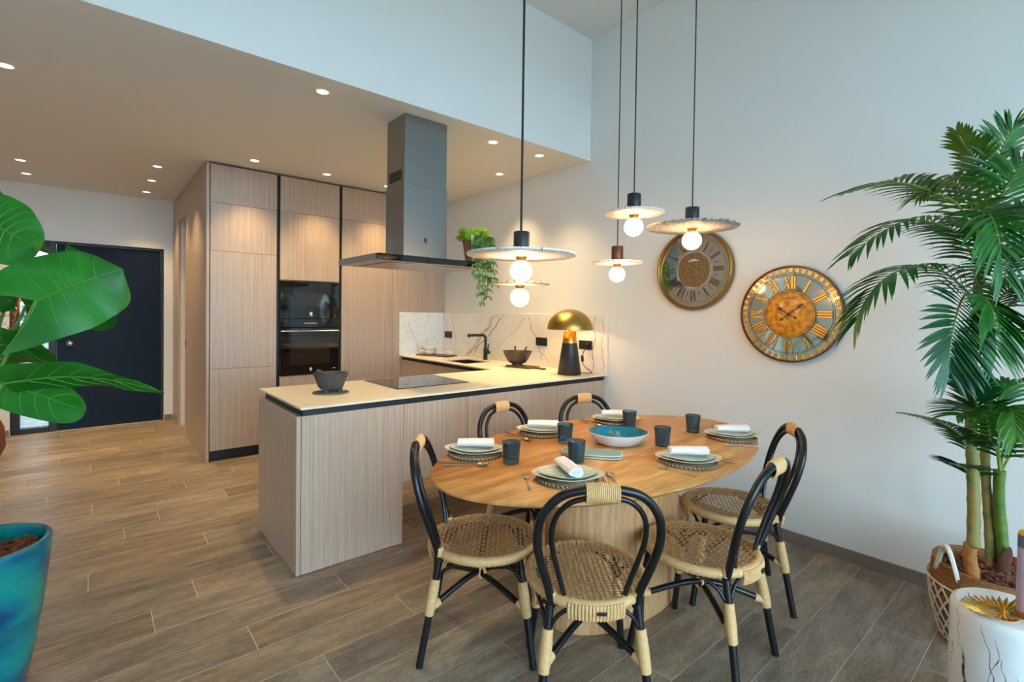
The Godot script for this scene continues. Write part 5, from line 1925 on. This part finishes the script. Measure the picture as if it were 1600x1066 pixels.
func build_side_table() -> void:
	var c = seen(1578, 924, 1.625)
	c.y = 0
	var h = 0.475
	var o = thing("side_table", "white marble cylinder side table with dark veins beside the basket", "side table", c)
	var m = MB.new()
	m.lathe([Vector2(0.0, 0.0), Vector2(0.145, 0.0), Vector2(0.147, 0.003), Vector2(0.147, h - 0.022), Vector2(0.143, h - 0.008), Vector2(0.132, h - 0.001)], 72)
	for i in m.t.size():
		m.t[i] = Vector2(fposmod(0.0, 1.0) + m.t[i].x, 1.0 - m.v[i].y / h)
	put(m, "drum", M.marble, o)
	m = MB.new()
	m.lathe([Vector2(0.132, h - 0.001), Vector2(0.126, h), Vector2(0, h)], 72)
	for i in m.t.size():
		m.t[i] = Vector2(m.v[i].x, m.v[i].z)
	put(m, "top", M.marble_top, o)
	# golden leaf tray
	var lc = seen(1567, 924, 1.60)
	var t = thing("leaf_tray", "golden palm-leaf shaped tray on the marble side table", "tray", Vector3(lc.x, h, lc.z))
	var right = Vector3(eye_basis.x.x, 0, eye_basis.x.z).normalized()
	var back = Vector3(-eye_basis.z.x, 0, -eye_basis.z.z).normalized()
	for i in 30:
		var a = TAU * i / 30.0
		var l = 0.088 + 0.03 * absf(cos(a))
		var d = right * cos(a) + back * sin(a) * 0.72
		var s = Vector3.UP.cross(d).normalized()
		var rows = []
		var wd = [0.3, 0.8, 1.0, 0.75, 0.06]
		for j in 5:
			var u = j / 4.0
			var q = d * l * u + Vector3.UP * (0.004 + 0.016 * u * u)
			var w: float = 0.0098 * wd[j]
			rows.append([q - s * w, q + Vector3.UP * 0.003, q + s * w, q - Vector3.UP * 0.0015, q - s * w])
		m = MB.new()
		m.grid(rows)
		put(m, "blade", M.gold, t)
	m = MB.new()
	m.lathe([Vector2(0, 0), Vector2(0.05, 0.0), Vector2(0.052, 0.003), Vector2(0.03, 0.007), Vector2(0, 0.008)], 24, 1.0, 0.8)
	m.box(Vector3(-0.005, 0.004, -0.005), Vector3(0.005, 0.034, 0.005), 0.001)
	put(m, "stalk", M.gold, t)
	var cc = seen(1603, 912, 1.60)
	var k = thing("striped_candle", "tall lilac pillar candle with grey-blue band and yellow top", "candle", Vector3(cc.x, h, cc.z))
	m = MB.new()
	m.lathe([Vector2(0, 0), Vector2(0.021, 0), Vector2(0.022, 0.002), Vector2(0.022, 0.215), Vector2(0, 0.215)], 28)
	put(m, "lilac_body", M.candle, k)
	m = MB.new()
	m.lathe([Vector2(0, 0.2152), Vector2(0.022, 0.2152), Vector2(0.022, 0.255), Vector2(0, 0.255)], 28)
	put(m, "blue_band", M.candle_band, k)
	m = MB.new()
	m.lathe([Vector2(0, 0.2552), Vector2(0.0215, 0.2552), Vector2(0.019, 0.266), Vector2(0, 0.27)], 28)
	m.tube([Vector3(0, 0.268, 0), Vector3(0.001, 0.28, 0)], 0.0012, 5)
	put(m, "yellow_top", M.candle_top, k)

# ------------------------------------------------------------------ philodendron
# base, tip and the edge at the widest place are places of the photograph with their distance
func big_leaf(o: Node3D, b: Array, t: Array, e: Array, lobe: float, arch: float, mat: Material, vein: Material, bow := 0.0, blunt := 0.6) -> void:
	var p0 = seen(b[0], b[1], b[2]) - o.position
	var p1 = seen(t[0], t[1], t[2]) - o.position
	var ed = seen(e[0], e[1], e[2]) - o.position
	var along = p1 - p0
	var ln = along.length()
	var dir = along.normalized()
	var mid = p0.lerp(p1, 0.42) + Vector3.UP * bow * ln
	var side = ed - mid
	side -= dir * side.dot(dir)
	var half = side.length()
	side = side.normalized()
	var nrm = along.cross(side).normalized()
	if nrm.dot(eye_basis.z) < 0:
		nrm = -nrm
	var surf = func(s: float, c: float) -> Vector3:
		var w = pow(1.0 - s, blunt) * (0.72 + 1.15 * s - 0.3 * s * s) if s < 0.9999 else 0.0
		var back = lobe * ln * pow(absf(c), 1.3) * pow(1.0 - s, 1.8)
		var q = p0 + along * s - dir * back + side * c * half * w
		q += Vector3.UP * bow * ln * sin(PI * s)
		q += nrm * (arch * ln * sin(PI * s) - 0.12 * half * c * c + 0.05 * half * sin(s * 15.0 + c * 3.0) * absf(c))
		q -= Vector3.UP * 0.22 * half * pow(s, 3.0) * c * c
		return q
	var m = MB.new()
	var rows = []
	for j in 21:
		var row = []
		for i in 15:
			row.append(surf.call(1.0 - pow(1.0 - j / 20.0, 1.9), i / 7.0 - 1.0))
		rows.append(row)
	m.grid(rows)
	var lf = put(m, "leaf", mat, o)
	m = MB.new()
	var pts = []
	var rs = []
	for j in 16:
		pts.append(surf.call(j / 15.6, 0.0))
		rs.append(lerpf(0.0046, 0.0014, j / 15.0))
	m.tube(pts, rs, 6)
	for k in 6:
		for sg in [-1.0, 1.0]:
			pts = []
			rs = []
			var s0 = 0.01 + k * 0.135
			for j in 9:
				var c = j / 8.0 * 0.9
				pts.append(surf.call(clampf(s0 + 0.16 * c + 0.05 * c * c - (0.22 * c if k == 0 else 0.0), 0.0, 0.97), sg * c))
				rs.append(lerpf(0.0027, 0.0009, j / 8.0))
			m.tube(pts, rs, 5)
	put(m, "veins", vein, lf)

func build_philodendron() -> void:
	var c = seen(-36, 862, 1.80)
	c.y = 0
	var o = thing("glazed_planter", "tall teal and blue glazed ceramic planter", "planter", c)
	var m = MB.new()
	m.lathe([Vector2(0, 0.0), Vector2(0.118, 0.0), Vector2(0.128, 0.01), Vector2(0.15, 0.12), Vector2(0.178, 0.30), Vector2(0.196, 0.46), Vector2(0.203, 0.535), Vector2(0.203, 0.548), Vector2(0.197, 0.554), Vector2(0.184, 0.552), Vector2(0.179, 0.54), Vector2(0.178, 0.47), Vector2(0, 0.46)], 72)
	put(m, "pot", M.teal_glaze, o)
	m = MB.new()
	for i in 260:
		var a = rng.randf() * TAU
		var r = sqrt(rng.randf()) * 0.165
		m.xf = Transform3D(Basis(Vector3(rng.randf() - 0.5, 1, rng.randf() - 0.5).normalized(), rng.randf() * TAU), Vector3(cos(a) * r, 0.50 + rng.randf() * 0.014, sin(a) * r))
		m.box(Vector3(-0.015, -0.007, -0.009), Vector3(0.015, 0.007, 0.009), 0.003)
	m.xf = Transform3D(Basis.IDENTITY, Vector3(0, 0.462, 0))
	m.lathe([Vector2(0.175, 0.0), Vector2(0.172, 0.03), Vector2(0, 0.038)], 28)
	var so = single("bark_mulch", m, M.mulch, "red-brown bark chips in the teal planter", "mulch", c)
	so.set_meta("kind", "stuff")
	var p = thing("philodendron", "large-leaved green philodendron growing from the teal planter", "plant", c)
	var G = M.philo
	big_leaf(p, [56, 471, 1.62], [192, 420, 1.74], [97, 378, 1.68], 0.6, 0.06, G, M.philo_vein, 0.0, 0.42)
	big_leaf(p, [-34, 340, 1.70], [50, 382, 1.70], [4, 428, 1.66], 0.3, 0.06, G, M.philo_vein, 0.0, 0.45)
	big_leaf(p, [-55, 290, 1.8], [16, 330, 1.8], [-15, 345, 1.78], 0.2, 0.05, G, M.philo_vein)
	big_leaf(p, [100, 430, 1.95], [176, 486, 1.98], [165, 415, 1.95], 0.3, 0.05, G, M.philo_vein, 0.0, 0.45)
	big_leaf(p, [40, 478, 1.78], [175, 486, 1.78], [105, 526, 1.84], 0.1, -0.04, G, M.philo_vein, 0.0, 0.5)
	big_leaf(p, [44, 384, 1.86], [138, 408, 1.9], [80, 400, 1.98], 0.2, 0.04, G, M.philo_vein)
	big_leaf(p, [-60, 530, 1.66], [72, 544, 1.68], [12, 568, 1.78], 0.1, 0.06, G, M.philo_vein, 0.03, 0.45)
	big_leaf(p, [4, 600, 1.58], [254, 612, 1.64], [118, 608, 1.67], 0.0, 0.02, G, M.philo_vein, 0.09, 0.75)
	big_leaf(p, [-24, 590, 1.68], [127, 640, 1.68], [40, 655, 1.64], 0.3, 0.04, G, M.philo_vein, 0.0, 0.42)
	big_leaf(p, [-60, 440, 1.75], [20, 470, 1.78], [-20, 500, 1.75], 0.3, 0.05, G, M.philo_vein)
	var heart = Vector3(0, 0.50, 0)
	for q in [[56, 471, 1.62], [-34, 340, 1.70], [-55, 290, 1.8], [100, 430, 1.95], [40, 478, 1.78], [44, 384, 1.86], [-60, 530, 1.66], [4, 600, 1.58], [-24, 590, 1.68], [-60, 440, 1.75]]:
		var to = seen(q[0], q[1], q[2]) - c
		var from = heart + Vector3(rng.randf_range(-0.06, 0.06), 0, rng.randf_range(-0.06, 0.06))
		m = MB.new()
		var midp = from.lerp(to, 0.5) + Vector3(0, 0.06, 0) - eye_basis.x * 0.09
		var pts = curve([from, midp, to], 14)
		var rs = []
		for i in 14:
			rs.append(lerpf(0.009, 0.0045, i / 13.0))
		m.tube(pts, rs, 8)
		put(m, "stem", M.stem, p)
	# dried amber stems in a clay vase by the entrance
	var vc = Vector3(-0.72, 0, -6.55)
	var v = thing("clay_vase", "red-brown clay floor vase by the entrance sidelight", "vase", vc)
	m = MB.new()
	m.lathe([Vector2(0, 0), Vector2(0.08, 0), Vector2(0.13, 0.12), Vector2(0.12, 0.30), Vector2(0.07, 0.42), Vector2(0.085, 0.48), Vector2(0.075, 0.48), Vector2(0.06, 0.42), Vector2(0.1, 0.28), Vector2(0, 0.06)], 36)
	put(m, "body", M.terracotta, v)
	var dr = thing("dried_foliage", "bunch of dried amber foliage standing in the clay vase", "plant", vc)
	for i in 9:
		var tip = Vector3(rng.randf_range(-0.16, 0.24), rng.randf_range(1.0, 1.5), rng.randf_range(-0.15, 0.15))
		var path = curve([Vector3(0, 0.12, 0), Vector3(tip.x * 0.15, 0.5, tip.z * 0.15), tip], 10)
		m = MB.new()
		m.tube(path, 0.003, 5)
		for j in 46:
			var f = 4.0 + 5.0 * j / 46.0
			var q: Vector3 = path[int(f)].lerp(path[mini(int(f) + 1, 9)], f - int(f))
			leaf_blade(m, q, Vector3(rng.randf_range(-1, 1), rng.randf_range(0.3, 1.2), rng.randf_range(-1, 1)).normalized() * 0.08, 0.022)
		put(m, "plume", M.amber_leaf, dr)
